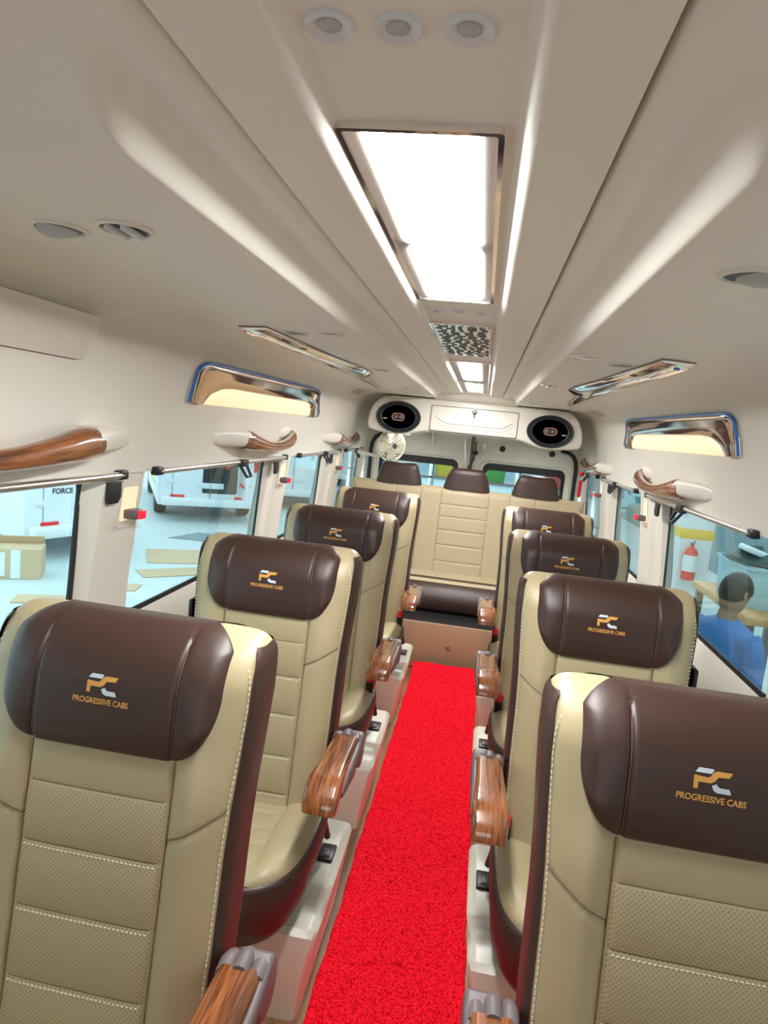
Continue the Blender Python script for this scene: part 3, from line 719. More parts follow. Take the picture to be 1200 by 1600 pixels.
def grille():
    t = thing('ceiling_grille', (-.008, 2.17, 1.852), 'silver mirror-like ceiling grille with staggered slots', 'air grille')
    w, L = .170, .69
    b = MB(); b.loft([[(a, c2, 0) for a, c2 in rrect(w, L, .004, 2)], [(a, c2, -.008) for a, c2 in rrect(w, L, .004, 2)], [(a, c2, -.008) for a, c2 in rrect(w-.008, L-.010, .003, 2)], [(a, c2, 0) for a, c2 in rrect(w-.008, L-.010, .003, 2)]], False); b.obj('rim', CHROME, t)
    b = MB(); b.box((0, 0, -.003), (w-.008, L-.01, .004)); b.obj('mirror_plate', mat('brushed_silver', (.82, .80, .78), .22, metal=1.), t)
    b = MB(); rows = 20
    for r in range(rows):
        y = -L/2+.025+r*(L-.05)/(rows-1); x = -w/2+.008+(.012 if r % 2 else 0)+random.random()*.008
        while x < w/2-.012:
            ln = random.choice((.012, .018, .026, .026)); ln = min(ln, w/2-.006-x)
            b.box((x+ln/2, y, -.0055), (ln, .012, .002)); x += ln+random.choice((.008, .011, .014))
    o = b.obj('slots', BLACK, t, smooth=False); o['kind'] = 'stuff'
grille()
def down_vent(loc, label, group, r=.024):                       # flat round ceiling spot with a sparkling lens
    t = thing('ceiling_spot', loc, label, 'ceiling spot', group)
    b = MB(); b.lathe([(r*1.04, .001), (r*1.03, -.0026), (r*.95, -.0042), (r*.82, -.0036), (r*.66, -.0012), (r*.40, -.0004), (.001, -.0004)], 32); b.obj('ring', WHITEP, t, ang=50)
    b = MB(); b.lathe([(r*.52, -.0004), (r*.50, -.0016), (r*.3, -.0026), (.001, -.003)], 20); b.obj('lens', mat_lens, t, ang=20)
mat_lens = mat('faceted_lens', (.48, .49, .51), .15, bump=(260, .8, .003), spec=.8)
g3 = 'round spots in the ceiling centre'
for x, y, l in ((-.060, .520, 'left one of the three large round spots at the top of the ceiling'), (-.008, .522, 'middle one of the three large round spots at the top of the ceiling'), (.045, .522, 'right one of the three large round spots at the top of the ceiling'),
                (-.062, 1.665, 'left one of the three faint round spots between light and grille'), (-.008, 1.66, 'middle one of the three faint round spots between light and grille'), (.048, 1.655, 'right one of the three faint round spots between light and grille')):
    down_vent((x, y, 1.852), l, g3, .0185 if y < 1 else .0175)
VANEG = mat('grey_vane_plastic', (.42, .45, .46), .35)
def ball_vent(loc, ang, label, r=.033, dark=True):
    t = thing('air_vent', loc, label, 'air vent', 'round air vents in the side ceiling panels')
    b = MB(); b.lathe([(r*1.18, .001), (r*1.17, -.003), (r*1.02, -.005), (r*.98, -.002), (r*.96, .010), (r*.9, .010)], 32); b.obj('ring', PLASTIC, t, ang=40)
    b = MB(); b.lathe([(r*.96, -.001), (r*.95, -.002), (.001, -.002)], 28); b.obj('opening', BLACK if dark else GREYP, t)
    M = Matrix.Rotation(ang, 4, 'Z') @ Matrix.Rotation(math.radians(15), 4, 'Y')
    b = MB()
    M = Matrix.Translation((r*.22*math.cos(ang), r*.22*math.sin(ang), -.001)) @ M; prof = [(r*.84, .0015), (r*.88, 0), (r*.84, -.003), (r*.5, -.006), (.001, -.007)]
    if dark == 2:
        for k in (-.35, .35): b.box((k*r, 0, -.006), (r*.22, r*1.7, .010), .002)
    else: b.lathe(prof, 28, M)
    b.obj('vane', (VANEG if dark is True else WHITEP) if dark else CONSOLE, t, ang=50)
Zc = 1.799
ball_vent((-.555, .922, Zc), 2.6, 'outer air vent nearest the camera on the left ceiling panel', .034)
ball_vent((-.443, .905, Zc), 1.87, 'inner slatted air vent nearest the camera on the left ceiling panel', .034, 2)
ball_vent((.406, .945, Zc), .4, 'air vent nearest the camera on the right ceiling panel, at the right edge', .034)
ball_vent((-.478, 1.89, Zc), -1.5, 'outer grey air vent beside the left chrome ornament')
ball_vent((-.367, 1.85, Zc), -1.5, 'inner white air vent beside the left chrome ornament', .033, False)
ball_vent((.338, 1.91, Zc), -1.5, 'inner white air vent beside the right chrome ornament', .033, False)
ball_vent((.456, 2.01, Zc), -1.5, 'outer grey air vent beside the right chrome ornament')
ball_vent((-.384, 2.89, Zc), -1.5, 'air vent at the far tip of the left chrome ornament', .033, 2)
ball_vent((.343, 2.94, Zc), -1.5, 'air vent at the far tip of the right chrome ornament', .033, 2)
ball_vent((-.396, 3.99, Zc), -1.5, 'tiny rearmost air vent on the left ceiling panel', .030, False)
ball_vent((.358, 4.34, Zc), -1.5, 'tiny rearmost air vent on the right ceiling panel', .030, False)

def ornament(sg, label):
    outl = [(.505, 1.50), (.430, 1.475), (.408, 1.80), (.392, 2.05), (.374, 2.22), (.362, 2.36), (.361, 2.50), (.372, 2.58), (.392, 2.60), (.415, 2.58), (.424, 2.66), (.440, 2.95), (.462, 3.33), (.474, 3.33), (.486, 2.70), (.498, 2.05)]
    outl = [(1.15*(x-.43)+.53+(.012 if sg < 0 else -.012), 1.805+(y-1.475)*1.235) for x, y in outl]
    cx = .54; t = thing('chrome_ornament', (sg*cx, 2.85, Zc), label, 'ceiling trim', 'chrome ornaments on the ceiling')
    b = MB(); n = len(outl); P = [(sg*(x-cx), y-2.85) for x, y in outl]
    # smooth domed body: inner rings shrink towards a spine and drop below the ceiling
    spine = [(x*.0+sg*(np.interp(y+2.85, [1.77, 2.58, 3.19, 4.2], [.573, .547, .530, .574])-cx), y) for x, y in P]
    rings = []
    for k, dz in ((1.0, .004), (1.0, -.006), (.86, -.014), (.6, -.020), (.3, -.023), (.04, -.024)):
        rings.append([(sx+(x-sx)*k, y if k == 1 else y*(1-.04*(1-k))+0*sy, dz) for (x, y), (sx, sy) in zip(P, spine)])
    b.loft(rings); b.obj('body', CHROME, t, ang=50)
    b = MB(); b.tube([(sg*(.523-cx), .40, -.012), (sg*(.532-cx), .08, -.022), (sg*(.555-cx), -.42, -.026), (sg*(.576-cx), -.97, -.018)], [.003, .006, .006, .002], 8); b.obj('ridge', BRONZE, t)
    b = MB(); b.loft([[(sx+(x-sx)*k2, y*k3, z) for (x, y), (sx, sy) in zip(P, spine)] for k2, k3, z in ((1.06, 1.004, .002), (1.06, 1.004, -.004), (1.0, 1.0, -.004))], False); b.obj('edge', BEZEL, t)
ornament(-1, 'long forked chrome ornament on the left ceiling panel'); ornament(1, 'long forked chrome ornament on the right ceiling panel')

# ------------------------------------------------------------------ reading lamps on the walls
def wall_lamp(sg, label):
    t = thing('wall_lamp', (sg*.82, 2.80, 1.64), label, 'wall lamp', 'chrome window lamps')
    A = np.array([2.005, 1.574]); B = np.array([1.915, 1.693]); C = np.array([3.40, 1.700]); D = np.array([3.66, 1.578])
    out = [(2.01, 1.574), (1.925, 1.672), (1.930, 1.684), (1.955, 1.693), (2.5, 1.697), (3.30, 1.701), (3.42, 1.696), (3.45, 1.684), (3.68, 1.588), (3.67, 1.575), (3.45, 1.574)]
    win = [(2.115, 1.572), (2.13, 1.605), (2.20, 1.627), (2.30, 1.633), (3.30, 1.636), (3.40, 1.628), (3.46, 1.612), (3.49, 1.572)]
    def W3(y, z, o): # o: height off the wall
        nx, nz = .98, .18; y = 2.14+(y-2.01)*1.055+.11*(z-1.574)/.12+(.16 if sg > 0 else 0); z = 1.574+(z-1.574)*1.146
        return (sg*(wallx(z)-o*nx)-sg*.82, y-2.80, z-o*nz-1.64)
    full = [(2.01, 1.574), (1.925, 1.672), (1.930, 1.684), (1.955, 1.693), (2.5, 1.697), (3.30, 1.701), (3.42, 1.696), (3.45, 1.684), (3.68, 1.588), (3.665, 1.572), (3.49, 1.572), (3.46, 1.612), (3.40, 1.628), (3.30, 1.636), (2.30, 1.633), (2.20, 1.627), (2.13, 1.605), (2.115, 1.572)]
    # housing: strip between the outer outline and the lamp opening, domed
    def resample(P, n):
        P = np.array(P); s = np.concatenate([[0], np.cumsum(np.hypot(*(np.diff(P, axis=0)*np.array([.25, 1])).T))]); u = np.linspace(0, s[-1], n)
        return np.stack([np.interp(u, s, P[:, 0]), np.interp(u, s, P[:, 1])], 1)
    o = resample(full[:10], 60); i = resample(full[:9:-1], 60)
    rows = []
    for k, h in ((0, -.002), (0, .010), (.04, .014), (.25, .016), (.55, .017), (.93, .016), (1, .012), (1, -.002)):
        rows.append([W3(*(a+(b2-a)*k), h) for a, b2 in zip(o, i)])
    b = MB(); b.grid(np.array(rows)); b.obj('housing', BRONZE, t, ang=60)
    b = MB(); b.tube([W3(y, z+.001, .009) for y, z in o], .0052, 8); f = b.obj('film_edge', FILM, t); f['label'] = 'blue protective film along the edge'
    d = resample([(2.10, 1.571), (2.13, 1.603), (2.20, 1.625), (2.30, 1.632), (3.30, 1.635), (3.40, 1.627), (3.46, 1.61), (3.50, 1.571)], 50)
    b = MB(); rows = []
    for k in np.linspace(0, 1, 8): rows.append([W3(y, 1.571+(z-1.571)*k, .004+.008*math.sin(k*math.pi)) for y, z in d])
    b.grid(np.array(rows)); b.obj('diffuser', WARMM, t, ang=60, fix=False)
    return t
wall_lamp(-1, 'bronze chrome wall lamp with warm glow and blue edge on the left wall')
wall_lamp(1, 'bronze chrome wall lamp with warm glow and blue edge on the right wall')

# ------------------------------------------------------------------ grab handles
def handle(sg, ya, yb, yc, z0, label):
    """wedge-shaped mount from ya to yb, then a wooden grip that bows into the cabin and curls back to the wall at yc (ya > yc mirrors it)"""
    D = 1 if yc > ya else -1; L = abs(yc-yb); X = lambda z: wallx(z); O = (yb+yc)/2
    t = thing('grab_handle', (sg*X(z0), O, z0), label, 'grab handle', 'wooden grab handles above the windows')
    Lc = lambda x, y, z: (sg*(x-X(z0)), y-O, z-z0)
    def body(rows, o):
        b = MB(); rings = []
        for y, zc, h, d in rows:
            ring = []
            for k in range(24):
                a = 2*math.pi*k/24; ca = math.cos(a); sa = math.sin(a)
                zz = z0+zc+h*np.sign(sa)*abs(sa)**.6; u = max(0, ca)**.55 if ca > 0 else 0
                ring.append(Lc(X(zz)+.012-(d+.012)*u, y, zz))
            rings.append(ring)
        b.loft(rings); b.obj(o, PLASTIC, t, ang=50)
    w = abs(yb-ya)
    body([(ya-D*.06, .018, .010, -.008), (ya+D*.10*w, .020, .030, .012), (ya+D*.5*w, .022, .037, .040), (ya+D*.9*w, .022, .039, .066), (yb+D*.012, .020, .038, .070)], 'mount')
    body([(yc-D*.22*L, .040, .018, -.004), (yc-D*.10*L, .042, .032, .016), (yc+D*.02*L, .040, .030, .014), (yc+D*.07*L, .036, .010, -.006)], 'rear_mount')
    pts = [(.040, yb-D*.01, .018, .040, .032), (.046, yb+D*.07*L, .014, .042, .034), (.054, yb+D*.20*L, .000, .034, .029), (.060, yb+D*.38*L, -.014, .025, .023), (.060, yb+D*.58*L, -.016, .024, .022), (.056, yb+D*.76*L, -.006, .027, .024), (.046, yb+D*.90*L, .010, .031, .026), (.028, yb+D*.985*L, .026, .032, .026), (.002, yb+D*.985*L, .036, .030, .024)]
    C = catmull(pts, 5); rings = []
    for k in range(len(C)):
        p0 = C[max(k-1, 0)]; p1 = C[min(k+1, len(C)-1)]; tt = Vector((-(p1[0]-p0[0]), p1[1]-p0[1], p1[2]-p0[2])).normalized()
        up = Vector((0, 0, 1)); sd = tt.cross(up).normalized(); up = sd.cross(tt).normalized()
        d, y, z, a, c2 = C[k]; ring = []
        for q in range(20):
            an = 2*math.pi*q/20; v = sd*(math.cos(an)*c2)+up*(math.sin(an)*a); ring.append(Lc(X(z0)-d+v.x, y+v.y, z0+z+v.z))
        rings.append(ring)
    b = MB(); b.loft(rings); b.obj('wood_grip', WOODH, t, ang=60)
handle(-1, 1.80, 1.58, .72, 1.425, 'glossy wood grab handle nearest the camera on the left, cropped by the edge')
handle(-1, 2.46, 2.66, 3.42, 1.425, 'glossy wood grab handle in the middle of the left wall, below the lamp')
handle(-1, 4.24, 4.46, 5.22, 1.420, 'glossy wood grab handle farthest back on the left wall')
handle(1, 2.60, 2.82, 3.64, 1.405, 'glossy wood grab handle on the right wall, below the lamp')
handle(1, 4.54, 4.76, 5.60, 1.395, 'glossy wood grab handle farthest back on the right wall')

# ------------------------------------------------------------------ curtain rails with their clips, pillar lamps
def rail(sg, a, b2, clips, label):
    X = .938; t = thing('curtain_rail', (sg*X, (a+b2)/2, 1.340), label, 'curtain rail', 'aluminium curtain rails over the windows'); yc = (a+b2)/2
    m = MB(); m.tube([(0, a-yc, 0), (0, b2-yc, 0)], .0105, 14); m.obj('tube', ALU, t)
    for y in (a, b2):
        q = MB(); q.box((sg*.004, y-yc, .001), (.028, .045, .028), .006); q.obj('end_bracket', BLACK, t)
    for y in clips:
        q = MB(); yy = y-yc; q.box((-sg*.004, yy, -.004), (.030, .075, .030), .004)
        q.tube([(-sg*.006, yy-.040, -.012), (-sg*.036, yy-.026, -.060), (-sg*.036, yy+.026, -.060), (-sg*.006, yy+.040, -.012)], .0068, 8)
        q.obj('curtain_clip', BLACK, t)
rail(-1, .30, 1.79, [], 'aluminium curtain rail nearest the camera on the left, above the first window')
rail(-1, 2.01, 3.40, [2.76], 'aluminium curtain rail with one hanging black clip, on the left beside the second seat')
rail(-1, 3.68, 4.75, [4.27], 'short far curtain rail on the left behind the second pillar')
rail(-1, 4.98, 5.62, [5.35], 'rearmost curtain rail on the left, under the last grab handle')
rail(1, 2.16, 3.50, [2.89], 'aluminium curtain rail with one hanging black clip, above the large right window')
rail(1, 3.76, 4.75, [4.30], 'far curtain rail on the right behind the first pillar')
rail(1, 5.02, 5.56, [5.40], 'rearmost curtain rail on the right, beside the red hammer')
def tab(sg, y, label):
    t = MB(); P = [(-.034, .018), (.034, .018), (.034, -.026), (.018, -.044), (-.026, -.044), (-.034, -.032)]
    t.prism(P, 0, .010, lambda a, b, d: (sg*(.958-d), y+a, 1.300+b), .002); o = t.obj('belt_bracket', BLACK); tag(o, label, 'bracket', 'black belt brackets on the pillars')
tab(-1, 1.775, 'black plate at the top of the first left pillar'); tab(-1, 3.30, 'black plate at the top of the second left pillar'); tab(-1, 4.55, 'small black plate at the top of the far left pillar')
tab(1, 3.33, 'black plate at the top of the nearest right pillar'); tab(1, 4.58, 'small black plate at the top of the far right pillar')
def pillar_lamp(sg, y, w, label):
    zc = 1.235; X0 = wallx(zc)+.004; X = lambda z: wallx(z)+.004
    t = thing('pillar_lamp', (sg*X0, y, zc), label, 'pillar lamp', 'warm pillar lamps with red lens'); L = lambda x, yy, z: (sg*(x-X0), yy, z-zc)
    b = MB(); b.prism(rrect(w, .105, .008, 4, 0, 1.243), 0, 1, lambda a, c2, d: L(X(c2)-.0012+.004*d, a, c2)); b.obj('lit_niche', LEDM, t)
    b = MB(); O = rrect(w+.026, .185, .014, 4, 0, 1.262); I = rrect(w+.020, .179, .012, 4, 0, 1.262)
    b.loft([[L(X(z), a, z) for a, z in O], [L(X(z)-.004, a, z) for a, z in O], [L(X(z)-.004, a, z) for a, z in I], [L(X(z), a, z) for a, z in I]], False); b.obj('surround', PLASTIC, t)
    b = MB(); b.box(L(X(1.21)-.022, 0, 1.213), (.042, .055, .030), .006); b.obj('lamp_body', GREYP, t)
    b = MB(); b.box(L(X(1.21)-.046, .004, 1.213), (.014, .036, .027), .004); b.obj('red_lens', REDL, t)
pillar_lamp(-1, 1.885, .085, 'warm lit niche with red lens on the nearest left pillar'); pillar_lamp(-1, 3.45, .085, 'warm lit niche with red lens on the second left pillar'); pillar_lamp(-1, 4.80, .085, 'warm lit niche with red lens on the farthest left pillar')
pillar_lamp(1, 3.60, .085, 'warm lit niche with red lens on the nearest right pillar'); pillar_lamp(1, 4.92, .085, 'warm lit niche with red lens on the farthest right pillar')

# hatch flap on the left wall, square cover plates, hammer
h = MB()
P = rrect(.95, .100, .014, 4, 1.03, 1.696)
h.prism(P, 0, 1, lambda a, b, d: (-(wallx(b)-(.005+.020*(b-1.646)/.1)*(1-d)+.004*d), a-(b-1.696)*.35*max(0, (a-1.0)/.51), b-.002*(1-d)), 0); fo = h.obj('wall_flap', PLASTIC, ang=30)
h = MB(); Q = [(1.40, 1.644), (1.49, 1.644), (1.517, 1.648), (1.522, 1.660), (1.512, 1.69), (1.50, 1.72), (1.492, 1.745)]
h.tube([(-(wallx(z)-.0015), y, z) for y, z in [(.6, 1.644)]+Q], .0018, 6); h.obj('gap_seam', SEAM, fo)
tag(fo, 'flat cream storage flap high on the left wall at the picture edge', 'wall flap')
for sg, s in ((-1, 'left'), (1, 'right')):
    h = MB(); h.prism(rrect(.24, .030, .005, 3, 4.58, 1.772), 0, 1, lambda a, b, d: (sg*(wallx(b)-.004+.006*d), a, b), 0); o = h.obj('cover_plate', TAN2 if 'TAN2' in globals() else BEZEL)
    o.data.materials[0] = mat('beige_plate', (.50, .42, .31), .5); tag(o, 'small square beige cover plate high on the %s wall near the speaker' % s, 'cover plate', 'square cover plates by the speakers')
ht = thing('emergency_hammer', (.915, 5.62, 1.23), 'red emergency hammer hanging beside the right rear door', 'hammer')
h = MB(); h.tube([(0, 0, -.10), (.0, 0, -.09), (0, 0, .035), (0, 0, .04)], [.012, .016, .016, .010], 12); h.obj('grip', REDP, ht)
h = MB(); h.tube([(0, 0, .04), (0, 0, .075)], .006, 8); h.obj('neck', ALU, ht)
h = MB(); h.lathe([(.001, .07), (.018, .075), (.024, .092), (.018, .108), (.001, .112)], 20); h.obj('head', REDP, ht)

# ------------------------------------------------------------------ outside: the workshop
g = MB(); g.box((0, 10, GROUND-.05), (90, 90, .1)); o = g.obj('ground', CONCRETE, smooth=False); struct(o)
def van(loc, rz, label, text=None, stripe=False, open_rear=False):
    t = thing('parked_van', loc, label, 'van', 'white vans parked in the workshop', rz)
    Wd, Hh, Ln = 1.92, 2.35, 5.2
    rows = []
    for y, ins, top in ((.0, .05, .10), (.02, .015, .04), (.06, 0, .0), (Ln-1.2, 0, 0), (Ln-.7, .02, .45), (Ln-.1, .08, 1.25), (Ln, .16, 1.4)):
        w2 = Wd/2-ins; zt = Hh-top
        rows.append([(w2*.99, y, .32), (w2, y, .40), (w2, y, min(1.2, zt-.25)), (w2*.94, y, zt-.14), (w2*.86, y, zt), (-w2*.86, y, zt), (-w2*.94, y, zt-.14), (-w2, y, min(1.2, zt-.25)), (-w2, y, .40), (-w2*.99, y, .32)])
    MB().loft(rows).obj('body', VANW, t, ang=30)
    for sx in (-1, 1):
        for y in (1.15, 4.2):
            w = MB(); M = Matrix.Translation((sx*.84, y, .36)) @ Matrix.Rotation(math.radians(90), 4, 'Y')
            w.lathe([(.20, -.10), (.33, -.11), (.36, -.07), (.36, .07), (.33, .11), (.20, .10)], 32, M); wo = w.obj('wheel', TYRE, t, ang=40)
            w = MB(); w.lathe([(.21, -.095), (.21, .09), (.12, .10), (.001, .10)], 24, M); w.obj('wheel_rim', GREYP, wo)
        l = MB(); l.box((sx*.86, .015, 1.18), (.10, .05, .30), .02); lo2 = l.obj('tail_light', REDP, t)
        l = MB(); l.box((sx*.86, .012, 1.31), (.085, .056, .06), .01); l.obj('indicator', CONSOLE, lo2)
        l = MB(); l.box((sx*.60, .0, .50), (.26, .03, .05), .005); l.obj('reflector', REDP, t)
        for z in (.78, 1.35):
            l = MB(); l.box((sx*.74, -.005, z), (.15, .03, .06), .01); l.tube([(sx*.70, -.02, z-.05), (sx*.70, -.02, z+.05)], .016, 8); l.obj('hinge', VANW, t)
        l = MB(); l.box((sx*.70, .008, 1.05), (.010, .024, 1.3), .003); l.obj('door_gap', GREYP, t)
        if not open_rear:
            l = MB(); l.prism(rrect(.58, .50, .06, 5, sx*.36, 1.65), -.004, .03, lambda a, b, d: (a, d, b), .003); l.obj('rear_window', VANDK, t)
        l = MB(); l.box((sx*.962, 2.6, .62), (.02, 3.4, .05), .01); l.obj('side_moulding', GREYP if not stripe else YEL, t)
        l = MB(); l.box((sx*.945, 2.6, 1.62), (.035, 3.2, .5), .03); l.obj('side_window', VANDK, t)
    l = MB(); l.box((0, -.05, .40), (1.80, .16, .16), .04); l.obj('bumper', VANW, t)
    l = MB(); l.box((0, -.004, 1.05), (.012, .03, 1.45), .003); l.obj('door_gap', GREYP, t)
    l = MB(); l.box((0, -.008, .72), (.50, .02, .11), .008); l.obj('number_plate', WALLP, t)
    if open_rear:
        l = MB(); l.prism(rrect(.66, 1.35, .04, 4, .18, 1.25), -.006, .02, lambda a, b, d: (a, d, b)); l.obj('dark_opening', VANDK, t)
        l = MB(); l.box((.56, -.40, 1.25), (.05, .80, 1.40), .02); do = l.obj('open_door', VANW, t)
        l = MB(); l.box((.53, -.42, .80), (.012, .55, .05), .003); l.obj('red_strip', REDP, do)
        l = MB(); l.tube([(.30, -.02, 1.75), (.31, -.03, 1.4), (.29, -.03, 1.05)], .022, 8); l.tube([(.34, -.03, 1.70), (.35, -.04, 1.35), (.33, -.05, 1.1)], .018, 8); l.obj('strap', REDP, t)
        l = MB(); l.box((-.62, -.03, 1.42), (.22, .06, .5), .03); l.obj('lamp_cluster', WHITEP, t)
    if text:
        V, F = text_mesh(text, .36, .02); b = MB(); b.add([(x*.85-.42, -.006, .93+z*.85) for x, z, _ in V], F); b.obj('lettering', BLACK, t, smooth=False, fix=False)
van((-5.2, 8.39, GROUND), 1.25, 'white van parked with its lettered rear door to the nearest left window', 'FORCE')
van((-5.0, 12.05, GROUND), .53, 'white van with open rear door and red straps outside the second left window', None, True, True)
van((-4.27, 15.2, GROUND), .30, 'white van farther back at the right end of the second left window', None)
van((-3.6, 21.5, GROUND), math.radians(20), 'white van seen through the narrow third left window', None)
def sheet(c, sx, sy, rz, label, th=.012):
    b = MB(); b.box((0, 0, th/2), (sx, sy, th), .002); o = b.obj('cardboard_sheet', CARD); o.location = (c[0], c[1], GROUND+.002); o.rotation_euler = (0, 0, rz); tag(o, label, 'cardboard sheet', 'cardboard on the workshop floor')
sheet((-3.95, 9.1), 1.3, .9, .5, 'large flat cardboard sheet on the floor outside the second left window')
sheet((-3.75, 8.1), .9, .4, .75, 'smaller cardboard strip in front of the large sheet outside')
sheet((-4.1, 7.1), .7, .3, .2, 'cardboard scrap on the floor in front of the lettered van')
sheet((-4.35, 6.3), .6, .3, .4, 'thin cardboard scrap on the floor low in the nearest left window')
b = MB(); b.box((0, 0, .18), (.54, .38, .36), .006); bt = thing('cardboard_box', (-5.22, 7.02, GROUND), 'cardboard carton on the floor in front of the lettered van', 'box', None, .5)
b.obj('carton', CARD, bt, smooth=False)
b = MB(); b.box((0, -.191, .18), (.10, .004, .34)); b.box((-.18, -.191, .18), (.14, .004, .28)); b.obj('label_tape', WALLP, bt, smooth=False)
b = MB(); b.box((0, .17, .40), (.52, .01, .13), .002, rot=Matrix.Rotation(.5, 3, 'X')); b.obj('flap', CARD, bt, smooth=False)
b = MB(); b.prism([(.0, .0), (1.5, .2), (1.9, .9), (.2, .75)], 0, .006, lambda a, c2, d: (-4.9+a, 10.2+c2, GROUND+.002+d)); o = b.obj('floor_mat', mat('grey_mat', (.22, .27, .29), .8), smooth=False); tag(o, 'dark grey mat on the floor below the open white van', 'mat')
# right side: wall, extinguisher, bench with crate, person
b = MB(); b.box((4.9, 12, 1.2), (.2, 40, 3.8)); struct(b.obj('wall_workshop', mat('teal_wall_paint', (.17, .25, .26), .7), smooth=False))
ct = thing('wall_pillar', (3.30, 9.6, GROUND), 'pale workshop column with a yellow band, outside the large right window', 'column')
ct.location = (3.10, 9.62, GROUND)
b = MB(); b.box((0, 0, 1.7), (.42, .42, 3.4), .02); b.obj('shaft', WALLP, ct)
b = MB(); b.box((0, 0, 1.16), (.43, .43, .14), .008); b.obj('yellow_band', YEL, ct)
et = thing('fire_extinguisher', (3.02, 9.30, GROUND+.55), 'red fire extinguisher with white label on the yellow banded column', 'fire extinguisher')
b = MB(); b.lathe([(.001, 0), (.085, .002), (.09, .02), (.09, .36), (.07, .41), (.03, .44), (.025, .47), (.001, .47)], 28); b.obj('cylinder', REDP, et)
b = MB(); b.box((0, -.0, .49), (.03, .10, .02), .005); b.tube([(0, -.02, .48), (0, -.09, .54)], .010, 8); b.obj('valve_lever', BLACK, et)
G = []
for z in (.12, .34): G.append([(.0915*math.cos(a), .0915*math.sin(a), z) for a in np.linspace(math.radians(180), math.radians(330), 16)])
b = MB(); b.grid(np.array(G)); b.obj('label_sticker', WALLP, et, fix=False)
b = MB(); b.tube([(0, .05, .47), (.07, .10, .40), (.09, .08, .2), (.095, .06, .08)], .010, 8); b.obj('hose', BLACK, et)
wt = thing('work_table', (2.55, 5.80, GROUND), 'wooden topped work table outside the right window', 'table')
b = MB(); b.box((0, 0, 1.03), (.75, 1.3, .06), .006); b.obj('table_top', wood('raw_wood', (.35, .17, .06), (.55, .29, .12), (.66, .40, .2), 8, .6, 0), wt)
for sx in (-1, 1):
    for sy in (-1, 1):
        b = MB(); b.box((sx*.32, sy*.58, .50), (.06, .06, 1.0), .006); b.obj('leg', GREYP, wt)
bt = thing('storage_bin', (2.50, 5.80, GROUND+1.06), 'pale clear storage bin standing on the work table outside', 'bin')
BIN = mat('clear_blue_plastic', (.36, .55, .60), .2, spec=.7)
rg = []
for z, k in ((0, .92), (.02, .94), (.30, 1.0), (.31, 1.04), (.33, 1.04), (.33, .97), (.05, .9)): rg.append([(x, y, z) for x, y in rrect(.50*k, .72*k, .05, 5)])
b = MB(); b.loft(rg); b.obj('tub', BIN, bt)
b = MB(); b.box((0, -.30, .14), (.40, .04, .20), .02); b.box((.05, .05, .15), (.3, .4, .2), .03); b.obj('contents', WALLP, bt)
gt = thing('packing_bag', (2.46, 5.72, GROUND+1.39), 'crumpled dark bag with white packet lying on the storage bin', 'bag')
rg = []
for k, z in ((.9, .002), (1.05, .02), (1.0, .06), (.75, .10), (.4, .125), (.1, .13)):
    rg.append([(.26*k*math.cos(a)*(1+.12*math.sin(5*a+z*40)), .30*k*math.sin(a)*(1+.10*math.cos(4*a)), max(.003, z*(1+.15*math.sin(3*a)))) for a in np.linspace(0, 2*math.pi, 33)[:-1]])
b = MB(); b.loft(rg); b.obj('sack', mat('dark_green_bag', (.02, .05, .045), .4), gt)
b = MB(); b.box((-.12, -.10, .11), (.20, .22, .05), .02, rot=Matrix.Rotation(.3, 3, 'Y')); b.obj('packet', WALLP, gt)

# ------------------------------------------------------------------ the person outside
def remeshed(mb, voxel, name, m, parent, smooth_it=4):
    me = bpy.data.meshes.new(name); me.from_pydata(mb.v, [], mb.f); me.update()
    bm = bmesh.new(); bm.from_mesh(me); bmesh.ops.recalc_face_normals(bm, faces=bm.faces[:]); bm.to_mesh(me); bm.free()
    o = bpy.data.objects.new(name, me); COL.objects.link(o)
    r = o.modifiers.new('r', 'REMESH'); r.mode = 'VOXEL'; r.voxel_size = voxel
    s = o.modifiers.new('s', 'SMOOTH'); s.iterations = smooth_it; s.factor = .5
    me2 = bpy.data.meshes.new_from_object(o.evaluated_get(bpy.context.evaluated_depsgraph_get()))
    o.modifiers.clear(); o.data = me2; bpy.data.meshes.remove(me)
    me2.polygons.foreach_set('use_smooth', [True]*len(me2.polygons)); me2.materials.clear(); me2.materials.append(m)
    if parent is not None: o.parent = parent
    o.name = name; return o
